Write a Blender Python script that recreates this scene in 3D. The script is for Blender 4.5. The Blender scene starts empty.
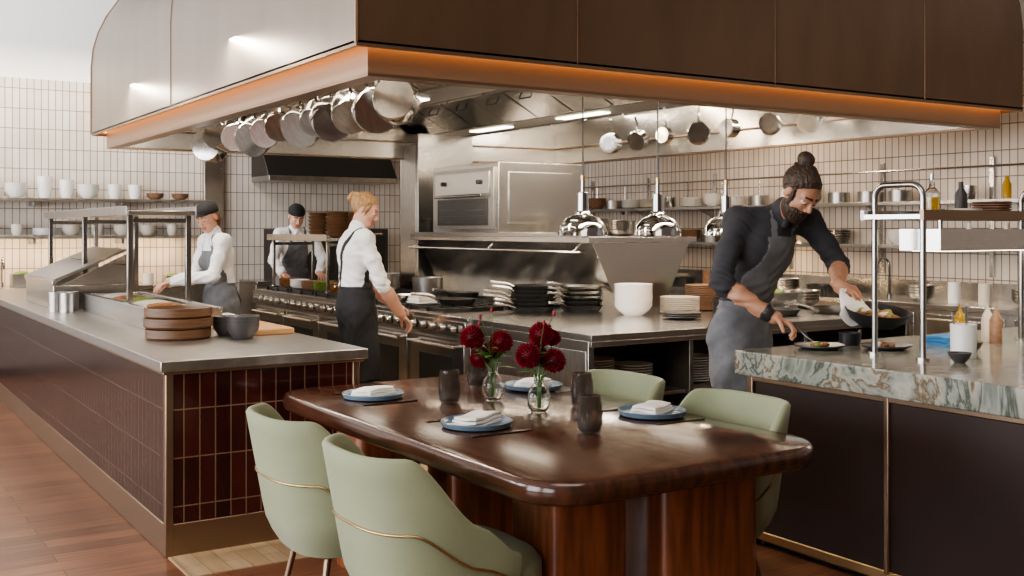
import bpy, bmesh, math, random
import numpy as np
from mathutils import Vector, Matrix
random.seed(7)
pi=math.pi
# ------------------------------------------------------------ materials
def newmat(name):
    m=bpy.data.materials.new(name); m.use_nodes=True
    nt=m.node_tree; b=nt.nodes['Principled BSDF']
    return m,nt,b
def mk(name,col,rough=.5,metal=0,col2=None,scale=8,stretch=(1,1,1),bump=0,bscale=None,trans=0,emis=None,estr=0,coat=0,sheen=0,ior=None,detail=4):
    m,nt,b=newmat(name)
    b.inputs['Base Color'].default_value=(*col,1); b.inputs['Roughness'].default_value=rough
    b.inputs['Metallic'].default_value=metal
    if trans: b.inputs['Transmission Weight'].default_value=trans
    if ior: b.inputs['IOR'].default_value=ior
    if coat: b.inputs['Coat Weight'].default_value=coat; b.inputs['Coat Roughness'].default_value=.12
    if sheen: b.inputs['Sheen Weight'].default_value=sheen
    if emis: b.inputs['Emission Color'].default_value=(*emis,1); b.inputs['Emission Strength'].default_value=estr
    tc=nt.nodes.new('ShaderNodeTexCoord'); mp=nt.nodes.new('ShaderNodeMapping')
    mp.inputs['Scale'].default_value=stretch; nt.links.new(tc.outputs['Object'],mp.inputs[0])
    no=nt.nodes.new('ShaderNodeTexNoise'); no.inputs['Scale'].default_value=scale; no.inputs['Detail'].default_value=detail
    nt.links.new(mp.outputs[0],no.inputs['Vector'])
    if col2 is not None:
        r=nt.nodes.new('ShaderNodeValToRGB'); r.color_ramp.elements[0].position=.35; r.color_ramp.elements[1].position=.65
        r.color_ramp.elements[0].color=(*col,1); r.color_ramp.elements[1].color=(*col2,1)
        nt.links.new(no.outputs['Fac'],r.inputs[0]); nt.links.new(r.outputs[0],b.inputs['Base Color'])
    if bump:
        n2=no
        if bscale:
            n2=nt.nodes.new('ShaderNodeTexNoise'); n2.inputs['Scale'].default_value=bscale; nt.links.new(mp.outputs[0],n2.inputs['Vector'])
        bp=nt.nodes.new('ShaderNodeBump'); bp.inputs['Strength'].default_value=bump; bp.inputs['Distance'].default_value=.01
        nt.links.new(n2.outputs['Fac'],bp.inputs['Height']); nt.links.new(bp.outputs[0],b.inputs['Normal'])
    return m
def brickmat(name,axes,c1,c2,mortar,w,h,ms=.004,rough=.2,bump=.4,offset=0,noise=None,coat=0,metal=0,spec=.5,off0=(0,0)):
    m,nt,b=newmat(name)
    g=nt.nodes.new('ShaderNodeNewGeometry'); s=nt.nodes.new('ShaderNodeSeparateXYZ'); nt.links.new(g.outputs['Position'],s.inputs[0])
    c=nt.nodes.new('ShaderNodeCombineXYZ')
    for i,a in enumerate(axes):
        ad=nt.nodes.new('ShaderNodeMath'); ad.operation='ADD'; ad.inputs[1].default_value=off0[i]+20*(w if i==0 else h)
        nt.links.new(s.outputs['XYZ'.index(a)],ad.inputs[0]); nt.links.new(ad.outputs[0],c.inputs[i])
    br=nt.nodes.new('ShaderNodeTexBrick'); br.offset=offset; br.squash=1
    br.inputs['Scale'].default_value=1; br.inputs['Brick Width'].default_value=w; br.inputs['Row Height'].default_value=h
    br.inputs['Mortar Size'].default_value=ms; br.inputs['Mortar Smooth'].default_value=.1; br.inputs['Bias'].default_value=0
    br.inputs['Color1'].default_value=(*c1,1); br.inputs['Color2'].default_value=(*c2,1); br.inputs['Mortar'].default_value=(*mortar,1)
    nt.links.new(c.outputs[0],br.inputs['Vector'])
    out=br.outputs['Color']
    if noise:
        mp=nt.nodes.new('ShaderNodeMapping'); mp.inputs['Scale'].default_value=noise[1]; nt.links.new(c.outputs[0],mp.inputs[0])
        no=nt.nodes.new('ShaderNodeTexNoise'); no.inputs['Scale'].default_value=noise[0]; no.inputs['Detail'].default_value=5
        nt.links.new(mp.outputs[0],no.inputs['Vector'])
        mx=nt.nodes.new('ShaderNodeMixRGB'); mx.blend_type='OVERLAY'; mx.inputs[0].default_value=noise[2]
        nt.links.new(out,mx.inputs[1]); nt.links.new(no.outputs['Fac'],mx.inputs[2]); out=mx.outputs[0]
    nt.links.new(out,b.inputs['Base Color']); b.inputs['Roughness'].default_value=rough; b.inputs['Metallic'].default_value=metal
    if coat: b.inputs['Coat Weight'].default_value=coat
    bp=nt.nodes.new('ShaderNodeBump'); bp.inputs['Strength'].default_value=bump; bp.inputs['Distance'].default_value=.004; bp.invert=True
    nt.links.new(br.outputs['Fac'],bp.inputs['Height']); nt.links.new(bp.outputs[0],b.inputs['Normal'])
    return m
def marblemat():
    m,nt,b=newmat('marble_veined')
    g=nt.nodes.new('ShaderNodeNewGeometry'); mp=nt.nodes.new('ShaderNodeMapping'); mp.inputs['Scale'].default_value=(.8,1.9,1.6); mp.inputs['Rotation'].default_value=(0.4,0.3,.6)
    nt.links.new(g.outputs['Position'],mp.inputs[0])
    no=nt.nodes.new('ShaderNodeTexNoise'); no.inputs['Scale'].default_value=1.3; no.inputs['Detail'].default_value=7; no.inputs['Distortion'].default_value=1.6; no.inputs['Roughness'].default_value=.58
    nt.links.new(mp.outputs[0],no.inputs['Vector'])
    r=nt.nodes.new('ShaderNodeValToRGB'); cr=r.color_ramp
    stops=[(.30,(.05,.06,.05)),(.38,(.16,.175,.15)),(.44,(.27,.285,.25)),(.47,(.065,.075,.06)),(.495,(.21,.225,.195)),(.545,(.34,.33,.27)),(.575,(.13,.09,.055)),(.60,(.23,.24,.21)),(.66,(.36,.36,.31)),(.72,(.12,.14,.12))]
    cr.elements[0].position=stops[0][0]; cr.elements[0].color=(*stops[0][1],1)
    cr.elements[1].position=stops[-1][0]; cr.elements[1].color=(*stops[-1][1],1)
    for p,c in stops[1:-1]:
        e=cr.elements.new(p); e.color=(*c,1)
    nt.links.new(no.outputs['Fac'],r.inputs[0]); nt.links.new(r.outputs[0],b.inputs['Base Color']); b.inputs['Roughness'].default_value=.16
    return m
MT=dict(
 steel=mk('brushed_steel',(.60,.585,.56),.25,1,(.50,.485,.465),30,(1,1,12)),
 steel2=mk('satin_steel',(.46,.445,.42),.33,1,(.36,.35,.33),14,(1,6,1)),
 potsteel=mk('pot_steel',(.50,.485,.465),.16,1,(.40,.39,.37),14,(1,6,1)),
 tubesteel=mk('tube_steel',(.36,.35,.34),.22,1),
 darksteel=mk('dark_steel',(.09,.085,.08),.4,1),
 chrome=mk('polished_chrome',(.40,.40,.41),.07,1),
 hood=mk('champagne_metal',(.33,.285,.24),.36,.85,(.30,.26,.218),1.5,(3,3,1)),
 hood_shaded=mk('champagne_metal_shaded',(.21,.135,.086),.36,.8,(.18,.115,.074),1.5,(3,3,1)),  # same hood metal, darkened in colour for the shaded front face
 bronze=mk('bronze_trim',(.28,.20,.14),.35,.9),
 lip=mk('copper_lip',(.33,.23,.16),.42,.7),
 brass=mk('aged_brass',(.50,.36,.19),.3,1),
 led=mk('led_strip',(1,.5,.2),.5,0,emis=(1,.46,.17),estr=5),
 ledw=mk('strip_light',(1,.9,.8),.5,0,emis=(1,.86,.68),estr=10),
 black=mk('black_enamel',(.02,.02,.02),.35),
 iron=mk('cast_iron',(.025,.024,.023),.55,.3,bump=.3,bscale=60),
 white=mk('white_ceramic',(.82,.8,.77),.2),
 cream=mk('cream_ceramic',(.62,.56,.47),.35),
 clay=mk('speckled_clay',(.30,.17,.10),.5,0,(.22,.12,.07),40),
 blueplate=mk('blue_glaze',(.14,.205,.27),.25,0,(.11,.17,.235),20),
 darkplate=mk('dark_stoneware',(.06,.055,.055),.35),
 cloth=mk('linen_white',(.8,.78,.74),.85,bump=.3,bscale=60),
 cutlery=mk('cutlery_steel',(.20,.17,.15),.25,1),
 smoke=mk('smoked_glass',(.36,.30,.26),.04,0,trans=.92,ior=1.35),
 glass=mk('clear_glass',(.95,.97,.96),.02,0,trans=1,ior=1.3),
 pane=mk('guard_glass',(.95,.97,.96),.0,0,trans=1,ior=1.02),
 oil=mk('olive_oil',(.8,.5,.05),.05,0,trans=.7),
 walnut=mk('dark_walnut',(.040,.017,.010),.17,0,(.088,.036,.020),5,(6,.7,2),bump=.06,coat=.3,detail=8),
 legwood=mk('red_mahogany',(.28,.095,.04),.3,0,(.14,.045,.021),6,(5,5,.5),coat=.3,detail=8),
 board=mk('maple_board',(.50,.29,.13),.5,0,(.40,.22,.10),6,(1,8,8)),
 woodtray=mk('walnut_tray',(.15,.075,.035),.45,0,(.09,.045,.022),8,(1,1,14)),
 sage=mk('sage_upholstery',(.27,.295,.185),.8,0,(.24,.265,.165),4,sheen=.15,bump=.12,bscale=220),
 panel=mk('oxblood_panel',(.028,.012,.008),.5,0,(.020,.009,.006),3),
 petal=mk('dahlia_petal',(.26,.006,.02),.55,0,(.13,.003,.012),30),
 green=mk('stem_green',(.07,.16,.03),.55),
 paint=mk('white_plaster',(.82,.81,.79),.8,0,bump=.05,bscale=30),
 brownwall=mk('brown_plaster',(.22,.17,.13),.8),
 ceil=mk('ceiling_paint',(.6,.58,.55),.8),
 food=mk('seared_food',(.40,.17,.05),.5,0,(.12,.05,.02),40,bump=.8,bscale=60),
 foodg=mk('green_herbs',(.10,.22,.04),.6,0,(.25,.3,.06),50,bump=.8,bscale=60),
 blue=mk('blue_cloth',(.05,.2,.42),.8),
 skin=mk('skin_light',(.60,.34,.24),.5,0,(.56,.30,.21),12),
 skin2=mk('skin_tan',(.46,.24,.15),.5,0,(.42,.21,.13),12),
 lips=mk('lip_tone',(.42,.14,.12),.45),
 eyew=mk('eye_white',(.6,.57,.54),.3), eyed=mk('eye_dark',(.03,.02,.015),.2),
 hairdark=mk('hair_dark_brown',(.03,.017,.011),.5,0,(.06,.035,.02),50,(1,1,.25),bump=1,bscale=120),
 hairblond=mk('hair_blond',(.46,.27,.12),.5,0,(.24,.13,.05),50,(1,1,.3),bump=1,bscale=120),
 hairred=mk('hair_auburn',(.30,.13,.055),.5,0,(.18,.075,.03),50,(1,1,.3),bump=1,bscale=120),
 shirtw=mk('white_chef_cotton',(.80,.79,.78),.85,0,bump=.4,bscale=12),
 shirtb=mk('charcoal_chef_cotton',(.036,.036,.042),.85,0,bump=.4,bscale=12),
 aprong=mk('grey_apron_canvas',(.16,.165,.175),.85,0,(.125,.13,.14),18,bump=.3,bscale=16),
 apronb=mk('black_apron_canvas',(.02,.02,.022),.85,0,bump=.3,bscale=16),
 pants=mk('black_trousers',(.02,.02,.022),.85),
 cap=mk('black_cap',(.015,.015,.016),.8),
)
MT['tile_b']=brickmat('white_stack_tile_a','XZ',(.70,.645,.58),(.62,.565,.50),(.28,.22,.18),.072,.215,.005,.22,noise=(3,(1,1,1),.25))
MT['tile_r']=brickmat('white_stack_tile_b','YZ',(.70,.62,.54),(.62,.54,.46),(.23,.175,.14),.072,.215,.005,.22,noise=(3,(1,1,1),.25))
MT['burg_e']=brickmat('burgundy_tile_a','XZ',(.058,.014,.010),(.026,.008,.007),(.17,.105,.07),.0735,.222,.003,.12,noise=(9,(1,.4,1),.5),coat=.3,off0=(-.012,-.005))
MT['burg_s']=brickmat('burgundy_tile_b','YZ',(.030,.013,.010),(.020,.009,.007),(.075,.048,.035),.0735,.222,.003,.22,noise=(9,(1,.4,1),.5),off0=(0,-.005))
MT['floorw']=brickmat('oak_plank_floor','XY',(.25,.112,.062),(.14,.062,.036),(.05,.024,.014),1.5,.13,.002,.3,bump=.15,offset=.4,noise=(3,(1,14,1),.65))
MT['floorb']=brickmat('beige_parquet_floor','YX',(.50,.37,.23),(.40,.28,.16),(.22,.15,.09),.6,.09,.002,.35,bump=.12,offset=.5,noise=(3,(1,10,1),.4))
MT['marble']=marblemat()
# ------------------------------------------------------------ builder
def axmat(o,d):
    return Matrix.Translation(Vector(o))@Vector(d).normalized().to_track_quat('Z','Y').to_matrix().to_4x4()
class B:
    def __init__(s,name): s.name=name; s.bm=bmesh.new(); s.m=[]; s.M=Matrix.Identity(4)
    def mi(s,k):
        if k not in s.m: s.m.append(k)
        return s.m.index(k)
    def v(s,p,M=None):
        p=Vector(p)
        if M is not None: p=M@p
        return s.bm.verts.new(s.M@p)
    def f(s,vs,i):
        try: fc=s.bm.faces.new(vs); fc.material_index=i; fc.smooth=True; return fc
        except ValueError: return None
    def box(s,x0,x1,y0,y1,z0,z1,mat,M=None):
        i=s.mi(mat); c=[s.v((x,y,z),M) for z in(z0,z1) for y in(y0,y1) for x in(x0,x1)]
        for q in((0,2,3,1),(4,5,7,6),(0,1,5,4),(2,6,7,3),(0,4,6,2),(1,3,7,5)): s.f([c[j] for j in q],i)
    def lathe(s,prof,c,mat,seg=24,M=None):
        i=s.mi(mat); T=Matrix.Translation(Vector(c)); 
        if M is not None: T=M@T
        rings=[]
        for r,z in prof:
            if r<1e-6: rings.append([s.v((0,0,z),T)])
            else: rings.append([s.v((r*math.cos(2*pi*k/seg),r*math.sin(2*pi*k/seg),z),T) for k in range(seg)])
        for a,b in zip(rings,rings[1:]):
            for k in range(seg):
                k2=(k+1)%seg
                if len(a)==1 and len(b)==1: continue
                if len(a)==1: s.f([a[0],b[k],b[k2]],i)
                elif len(b)==1: s.f([a[k],a[k2],b[0]],i)
                else: s.f([a[k],a[k2],b[k2],b[k]],i)
    def cyl(s,a,b,r,mat,seg=12,r2=None):
        a=Vector(a); b=Vector(b); L=(b-a).length; r2=r if r2 is None else r2
        s.lathe([(0,0),(r,0),(r2,L),(0,L)],(0,0,0),mat,seg,axmat(a,b-a))
    def tube(s,pts,r,mat,seg=8,closed=False,cap=True):
        i=s.mi(mat); P=[Vector(p) for p in pts]; n=len(P); rr=r if isinstance(r,(list,tuple)) else [r]*n
        nrm=None; rings=[]
        for k in range(n):
            if closed: t=P[(k+1)%n]-P[k-1]
            else: t=P[min(k+1,n-1)]-P[max(k-1,0)]
            t.normalize()
            if nrm is None: nrm=t.orthogonal().normalized()
            nrm=(nrm-t*nrm.dot(t)).normalized(); bn=t.cross(nrm)
            rings.append([s.v(P[k]+(nrm*math.cos(2*pi*j/seg)+bn*math.sin(2*pi*j/seg))*rr[k]) for j in range(seg)])
        m=n if closed else n-1
        for k in range(m):
            a=rings[k]; b=rings[(k+1)%n]
            for j in range(seg): s.f([a[j],a[(j+1)%seg],b[(j+1)%seg],b[j]],i)
        if cap and not closed: s.f(list(reversed(rings[0])),i); s.f(rings[-1],i)
    def ell(s,c,r,mat,seg=14,M=None):
        n=max(5,seg//2); i=s.mi(mat)
        T=Matrix.Translation(Vector(c))@Matrix.Diagonal((r[0],r[1],r[2],1))
        if M is not None: T=M@T
        s.lathe([(math.sin(pi*k/n) if 0<k<n else 0,-math.cos(pi*k/n)) for k in range(n+1)],(0,0,0),mat,seg,T)
    def prism(s,poly,axis,a0,a1,mat,M=None):
        i=s.mi(mat)
        def mkp(p,a):
            return {'X':(a,p[0],p[1]),'Y':(p[0],a,p[1]),'Z':(p[0],p[1],a)}[axis]
        A=[s.v(mkp(p,a0),M) for p in poly]; Bv=[s.v(mkp(p,a1),M) for p in poly]
        s.f(A,i); s.f(list(reversed(Bv)),i)
        for k in range(len(poly)): k2=(k+1)%len(poly); s.f([A[k2],A[k],Bv[k],Bv[k2]],i)
    def surf(s,G,mat,closeu=False):
        i=s.mi(mat); V=[[s.v(p) for p in row] for row in G]
        for a,b in zip(V,V[1:]+([V[0]] if closeu else [])):
            for k in range(len(a)-1): s.f([a[k],a[k+1],b[k+1],b[k]],i)
    def finish(s,loc=(0,0,0),rz=0,bevel=0,sub=0,ang=38,parent=None,recalc=True):
        if recalc: bmesh.ops.recalc_face_normals(s.bm,faces=s.bm.faces)
        me=bpy.data.meshes.new(s.name); s.bm.to_mesh(me); s.bm.free()
        for k in s.m: me.materials.append(MT[k])
        me.set_sharp_from_angle(angle=math.radians(ang))
        return place(s.name,me,loc,rz,bevel,sub,parent)
def place(name,me,loc=(0,0,0),rz=0,bevel=0,sub=0,parent=None):
    o=bpy.data.objects.new(name,me); bpy.context.scene.collection.objects.link(o)
    o.location=loc; o.rotation_euler[2]=rz
    if sub: md=o.modifiers.new('sub','SUBSURF'); md.levels=sub; md.render_levels=sub
    if bevel: md=o.modifiers.new('bev','BEVEL'); md.width=bevel; md.segments=2; md.limit_method='ANGLE'; md.angle_limit=math.radians(50)
    if parent: o.parent=parent
    return o
def arc(c,r,a0,a1,n,plane='XZ'):
    o=[]
    for k in range(n+1):
        a=math.radians(a0+(a1-a0)*k/n); p,q=r*math.cos(a),r*math.sin(a)
        o.append({'XZ':(c[0]+p,c[1],c[2]+q),'YZ':(c[0],c[1]+p,c[2]+q),'XY':(c[0]+p,c[1]+q,c[2])}[plane])
    return o
# ------------------------------------------------------------ room
def simple(name,args,mat,bevel=0):
    b=B(name); b.box(*args,mat); return b.finish(bevel=bevel)
simple('floor',(-5,8.3,-4,12.8,-.1,0),'floorw')
simple('floor_inlay',(1.335,8.2,4.66,12.6,0,.004),'floorb')
b=B('wall_back'); b.box(-5,8.3,12.6,12.8,0,3.12,'tile_b'); b.box(-5,8.3,12.62,12.8,3.12,4.6,'paint'); b.finish()
b=B('wall_right'); b.box(8.2,8.4,-4,12.6,0,3.12,'tile_r'); b.box(8.22,8.4,-4,12.6,3.12,4.6,'paint'); b.finish()
b=B('wall_left')
b.box(-5.2,-5,-4,12.8,0,.5,'brownwall'); b.box(-5.2,-5,-4,12.8,3.7,4.6,'brownwall')
ys=[-4,-2.5,0.5,1.2,4.2,4.9,7.9,8.6,11.6,12.8]
for k in range(0,10,2): b.box(-5.2,-5,ys[k],ys[k+1],.5,3.7,'brownwall')
b.finish()
for k in range(1,9,2):
    w=B('window_%d'%((k+1)//2))
    y0,y1=ys[k],ys[k+1]
    for a in (y0+.03,(y0+y1)/2,y1-.03): w.box(-5.14,-5.06,a-.03,a+.03,.5,3.7,'bronze')
    for z in (.53,2.6,3.67): w.box(-5.14,-5.06,y0,y1,z-.03,z+.03,'bronze')
    w.finish()
simple('wall_front',(-5.2,8.4,-4.2,-4,0,4.6),'brownwall')
simple('ceiling',(-5.2,8.4,-4.2,12.8,4.6,4.7),'ceil')
b=B('trim_steel_corner_post'); b.box(3.76,3.98,12.50,12.598,0,3.0,'steel'); b.finish(bevel=.004)
# ------------------------------------------------------------ hood
def hood():
    b=B('exhaust_hood_canopy')
    X0,X1,Y0,Y1=1.93,6.78,4.25,9.60
    prof=[(0,2.30),(0,2.6),(0,2.86)]
    for k in range(1,11):
        a=k/10*pi/2; prof.append((.95*(1-math.cos(a)),2.86+.95*math.sin(a)))
    prof.append((1.2,3.81))
    def ring(o,z): return [(X0+o,Y0+o,z),(X1-o,Y0+o,z),(X1-o,Y1-o,z),(X0+o,Y1-o,z)]
    R=[ring(o,z) for o,z in prof]
    for j in range(4):
        mat='hood_shaded' if j==0 else 'hood'
        i=b.mi(mat)
        for a,c in zip(R,R[1:]):
            b.f([b.v(a[j]),b.v(a[(j+1)%4]),b.v(c[(j+1)%4]),b.v(c[j])],i)
    bmesh.ops.remove_doubles(b.bm,verts=b.bm.verts,dist=1e-4)
    b.box(X0+1.15,X1-1.15,Y0+1.15,Y1-1.15,3.75,4.6,'hood')
    def seam(face,pos,mat):
        pts=[]
        for o,z in prof[:-1]:
            if face=='L': pts.append((X0+o,pos,z))
            else: pts.append((pos,Y0+o,z))
        b.tube(pts,.006,mat,6)
    for y in (7.15,): seam('L',y,'bronze')
    for x in (3.1,4.45,5.75): seam('F',x,'hood_shaded')
    b.tube([(X0+o,Y0+o,z) for o,z in prof[:-1]],.010,'bronze',6)
    b.tube([(X0+o,Y1-o,z) for o,z in prof[:-1]],.010,'bronze',6)
    def frame(o0,o1,z0,z1,mat):
        b.box(X0+o0,X1-o0,Y0+o0,Y0+o1,z0,z1,mat); b.box(X0+o0,X1-o0,Y1-o1,Y1-o0,z0,z1,mat)
        b.box(X0+o0,X0+o1,Y0+o1,Y1-o1,z0,z1,mat); b.box(X1-o1,X1-o0,Y0+o1,Y1-o1,z0,z1,mat)
    frame(.0,.015,2.285,2.31,'bronze')
    frame(.004,.26,2.335,2.345,'lip')
    frame(.02,.045,2.315,2.334,'led')
    frame(.10,.125,2.185,2.335,'lip')
    frame(.10,.20,2.175,2.187,'bronze')
    frame(.19,.21,2.187,2.75,'steel')
    b.box(X0+.19,X1-.19,Y0+.19,Y1-.19,2.75,2.77,'steel')
    for (xa,xb) in ((2.75,4.35),(4.35,5.95)):
        xm=(xa+xb)/2
        b.prism([(xa,2.74),(xm-.22,2.42),(xm+.22,2.42),(xb,2.74)],'Y',4.75,9.3,'steel2')
        n=9; w=4.5/n
        for k in range(n):
            y=4.78+k*w
            for sx,x0 in ((1,xa),(-1,xb)):
                xe=xm-sx*.24
                b.prism([(x0+sx*.05,2.708),(xe,2.43),(xe,2.405),(x0+sx*.02,2.69)],'Y',y+.012,y+w-.012,'steel')
                xh=(x0+xe)/2; b.tube([(xh,y+.17,2.555),(xh-sx*.01,y+.17,2.52),(xh-sx*.01,y+w-.17,2.52),(xh,y+w-.17,2.555)],.006,'darksteel',5)
        b.box(xm-.16,xm+.16,4.9,9.2,2.412,2.42,'steel2')
        for y in (5.6,7.0,8.4): b.box(xm-.05,xm+.05,y-.3,y+.3,2.404,2.413,'ledw')
    for x in (2.42,6.25):
        b.box(x-.05,x+.05,4.8,9.2,2.70,2.748,'steel'); b.box(x-.035,x+.035,4.85,9.15,2.69,2.70,'ledw')
    b.box(2.6,6.1,4.50,4.58,2.70,2.748,'steel'); b.box(2.6,6.1,4.515,4.565,2.69,2.70,'ledw')
    return b.finish(ang=30)
hood()
def saucepan(b,c,axis,up,r,h,handle=True,mat='potsteel'):
    M=axmat(c,axis)
    b.lathe([(0,0),(r*.55,.002),(r*.94,.0),(r,.012),(r,h),(r*1.03,h+.004),(r-.006,h),(r-.008,.01),(0,.008)],(0,0,0),mat,24,M)
    if handle:
        a=Vector(axis).normalized(); u=Vector(up).normalized()
        p0=Vector(c)+a*(h*.8)+u*r; p1=p0+u*.06+a*.02; p2=p0+u*.13+a*.0
        b.tube([p0-u*.005,p1,p2],[.012,.010,.010],mat,6)
        return p2
    return None
def potrail(name,x,y0,y1,n,ax,seed,rr=(.095,.135),hz=2.42,hd=(.10,.17)):
    random.seed(seed); b=B(name)
    b.cyl((x,y0-.3,hz+.06),(x,y1+.2,hz+.06),.012,'steel',8)
    for y in (y0-.25,(y0+y1)/2,y1+.15): b.cyl((x,y,hz+.06),(x,y,2.75),.006,'steel',6)
    for k in range(n):
        y=y0+(y1-y0)*k/(n-1)+random.uniform(-.03,.03); r=random.uniform(*rr); h=random.uniform(*hd)
        A=Vector((ax[0]+random.uniform(-.25,.35),ax[1]+random.uniform(-.45,.1),random.uniform(-.15,.55)))
        A.normalize(); u=(Vector((0,0,1))-A*A.z).normalized()
        c=Vector((x,y,hz))-u*(r+.13)-A*(h*.8)
        p=saucepan(b,c,A,u,r,h)
        b.tube([p,(p[0],p[1],hz+.03),(x,y,hz+.075)],.004,'steel',5)
    b.finish()
potrail('hanging_saucepans',2.60,5.2,8.4,12,(.45,.8,0),3)
potrail('hanging_saucepans',6.2,5.6,8.0,7,(.6,.5,0),5,(.07,.095),2.52,(.06,.1))
# ------------------------------------------------------------ tiled counter
def bar():
    b=B('tiled_bar_counter'); X0,X1,Y0,Y1=1.33,2.28,5.0,11.85
    b.box(X0+.015,X1-.015,Y0+.015,Y1,.14,.84,'panel')
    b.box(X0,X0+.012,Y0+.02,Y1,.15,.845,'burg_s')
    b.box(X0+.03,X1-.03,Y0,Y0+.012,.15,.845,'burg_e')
    b.box(X1-.014,X1-.002,Y0+.02,Y1,.15,.84,'steel2')
    b.box(X0-.006,X0+.03,Y0-.006,Y0+.03,.0,.85,'bronze'); b.box(X1-.03,X1+.006,Y0-.006,Y0+.03,0,.85,'bronze')
    b.box(X0-.004,X1+.004,Y0-.004,Y1,0,.15,'bronze')
    b.box(X0-.035,X1+.04,Y0-.035,Y1,.85,.9,'steel2')
    b.box(X0-.02,X1+.025,Y0-.02,Y1,.835,.85,'bronze')
    return b.finish(bevel=.004)
bar()
def gantry(name,x0,x1,y0,y1,z0,z1,posts,th=.03,lip=True,r=.018,glass=False):
    b=B(name)
    b.box(x0,x1,y0,y1,z1-th,z1,'steel')
    if lip: b.box(x0-.01,x0,y0,y1,z1-th,z1+.03,'steel2'); b.box(x1,x1+.01,y0,y1,z1-th,z1+.03,'steel2')
    for y in posts:
        for x in (x0+.03,x1-.03): b.box(x-r,x+r,y-r,y+r,z0,z1-th,'tubesteel'); b.cyl((x,y,z0),(x,y,z0+.012),r*2,'steel')
        b.box(x0+.03,x1-.03,y-.01,y+.01,z1-th-.05,z1-th-.02,'tubesteel')
    if glass:
        for a,c in zip(posts,posts[1:]): b.box(x0+.026,x0+.034,a+.03,c-.03,z0+.36,z1-th-.02,'pane')
    return b.finish(bevel=.003)
gantry('steel_pass_shelf',1.68,2.12,7.25,10.3,.9,1.62,(7.32,8.75,10.2),glass=True)
b=B('refrigerated_topping_rail')
b.box(1.62,1.66,6.45,8.3,.9,1.03,'steel'); b.box(2.0,2.04,6.45,8.3,.9,1.03,'steel'); b.box(1.62,2.04,6.42,6.46,.9,1.03,'steel'); b.box(1.62,2.04,8.28,8.32,.9,1.03,'steel')
b.box(1.66,2.0,6.46,8.28,.9,.93,'steel2')
for k in range(6):
    y=6.5+k*.3; b.box(1.68,1.98,y,y+.26,.93,1.015,['steel2','white','steel2','darkplate'][k%4]); b.ell((1.83,y+.13,1.012),(.12,.1,.025),['foodg','food','cream'][k%3])
b.finish(bevel=.003)
b=B('cold_display_case')
b.box(1.45,2.0,8.55,9.8,.9,1.08,'steel'); b.box(1.44,1.47,8.54,9.81,1.08,1.12,'steel')
b.prism([(1.46,1.10),(1.98,1.33),(1.98,1.35),(1.45,1.125)],'Y',8.57,9.78,'steel2')
b.prism([(1.5,1.08),(2.0,1.08),(2.0,1.32)],'Y',8.56,8.575,'steel'); b.prism([(1.5,1.08),(2.0,1.08),(2.0,1.32)],'Y',9.775,9.79,'steel')
b.finish(bevel=.003)
b=B('steel_utensil_cans')
for p in ((1.5,8.3),(1.45,8.45),(1.56,8.45)): b.lathe([(0,0),(.05,0),(.05,.14),(.046,.14),(.046,.01),(0,.01)],(p[0],p[1],.9),'steel2',16)
b.finish()
b=B('wooden_tray_stack')
for k,(r,z) in enumerate(((.175,0),(.185,.06),(.18,.115))):
    b.lathe([(0,0),(r*.93,0),(r,.012),(r,.055),(r-.014,.055),(r-.02,.02),(0,.018)],(0,0,z),'woodtray',36)
b.finish((1.66,6.0,.9))
b=B('stoneware_bowl_stack')
for k in range(3): b.lathe([(0,0),(.05,0),(.085,.05),(.09,.085),(.082,.085),(.05,.015),(0,.01)],(0,0,k*.02),'darkplate',24)
b.finish((1.95,5.78,.9))
b=B('stoneware_bowl_stack')
for k in range(2): b.lathe([(0,0),(.045,0),(.075,.045),(.08,.09),(.072,.09),(.045,.015),(0,.01)],(0,0,k*.02),'darkplate',24)
b.finish((1.93,6.0,.9))
b=B('cutting_board'); b.box(-.16,.16,-.36,.36,0,.035,'board'); b.finish((2.13,6.25,.9),bevel=.006)
def napkin(b,w,l,th,z0,seed,M=None,mat='cloth'):
    rnd=random.Random(seed); a,c=rnd.uniform(0,6),rnd.uniform(0,6)
    for layer in range(3):
        i=b.mi(mat); sx=1-.06*layer; nx,ny=8,10; zt=z0+th*(layer+1)/3
        top=[];bot=[]
        for q in range(nx+1):
            rt=[];rb=[]
            for r in range(ny+1):
                x=(q/nx-.5)*w*sx; y=(r/ny-.5)*l*sx+.004*math.sin(6*q/nx+a)
                dz=.0025*math.sin(5*q/nx+a+layer)+.003*math.sin(6*r/ny+c)
                e=.35 if q in(0,nx) or r in(0,ny) else 0
                rt.append(b.v((x,y,zt+dz-e*th/3),M)); rb.append(b.v((x,y,zt-th/3+(0 if layer==0 else dz)),M))
            top.append(rt);bot.append(rb)
        for q in range(nx):
            for r in range(ny):
                b.f([top[q][r],top[q+1][r],top[q+1][r+1],top[q][r+1]],i)
                b.f([bot[q][r],bot[q][r+1],bot[q+1][r+1],bot[q+1][r]],i)
        for q in range(nx):
            b.f([top[q][0],bot[q][0],bot[q+1][0],top[q+1][0]],i); b.f([top[q][ny],top[q+1][ny],bot[q+1][ny],bot[q][ny]],i)
        for r in range(ny):
            b.f([top[0][r],top[0][r+1],bot[0][r+1],bot[0][r]],i); b.f([top[nx][r],bot[nx][r],bot[nx][r+1],top[nx][r+1]],i)
b=B('folded_kitchen_towel'); napkin(b,.22,.3,.05,0,3); b.finish((2.16,6.82,.9))
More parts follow.
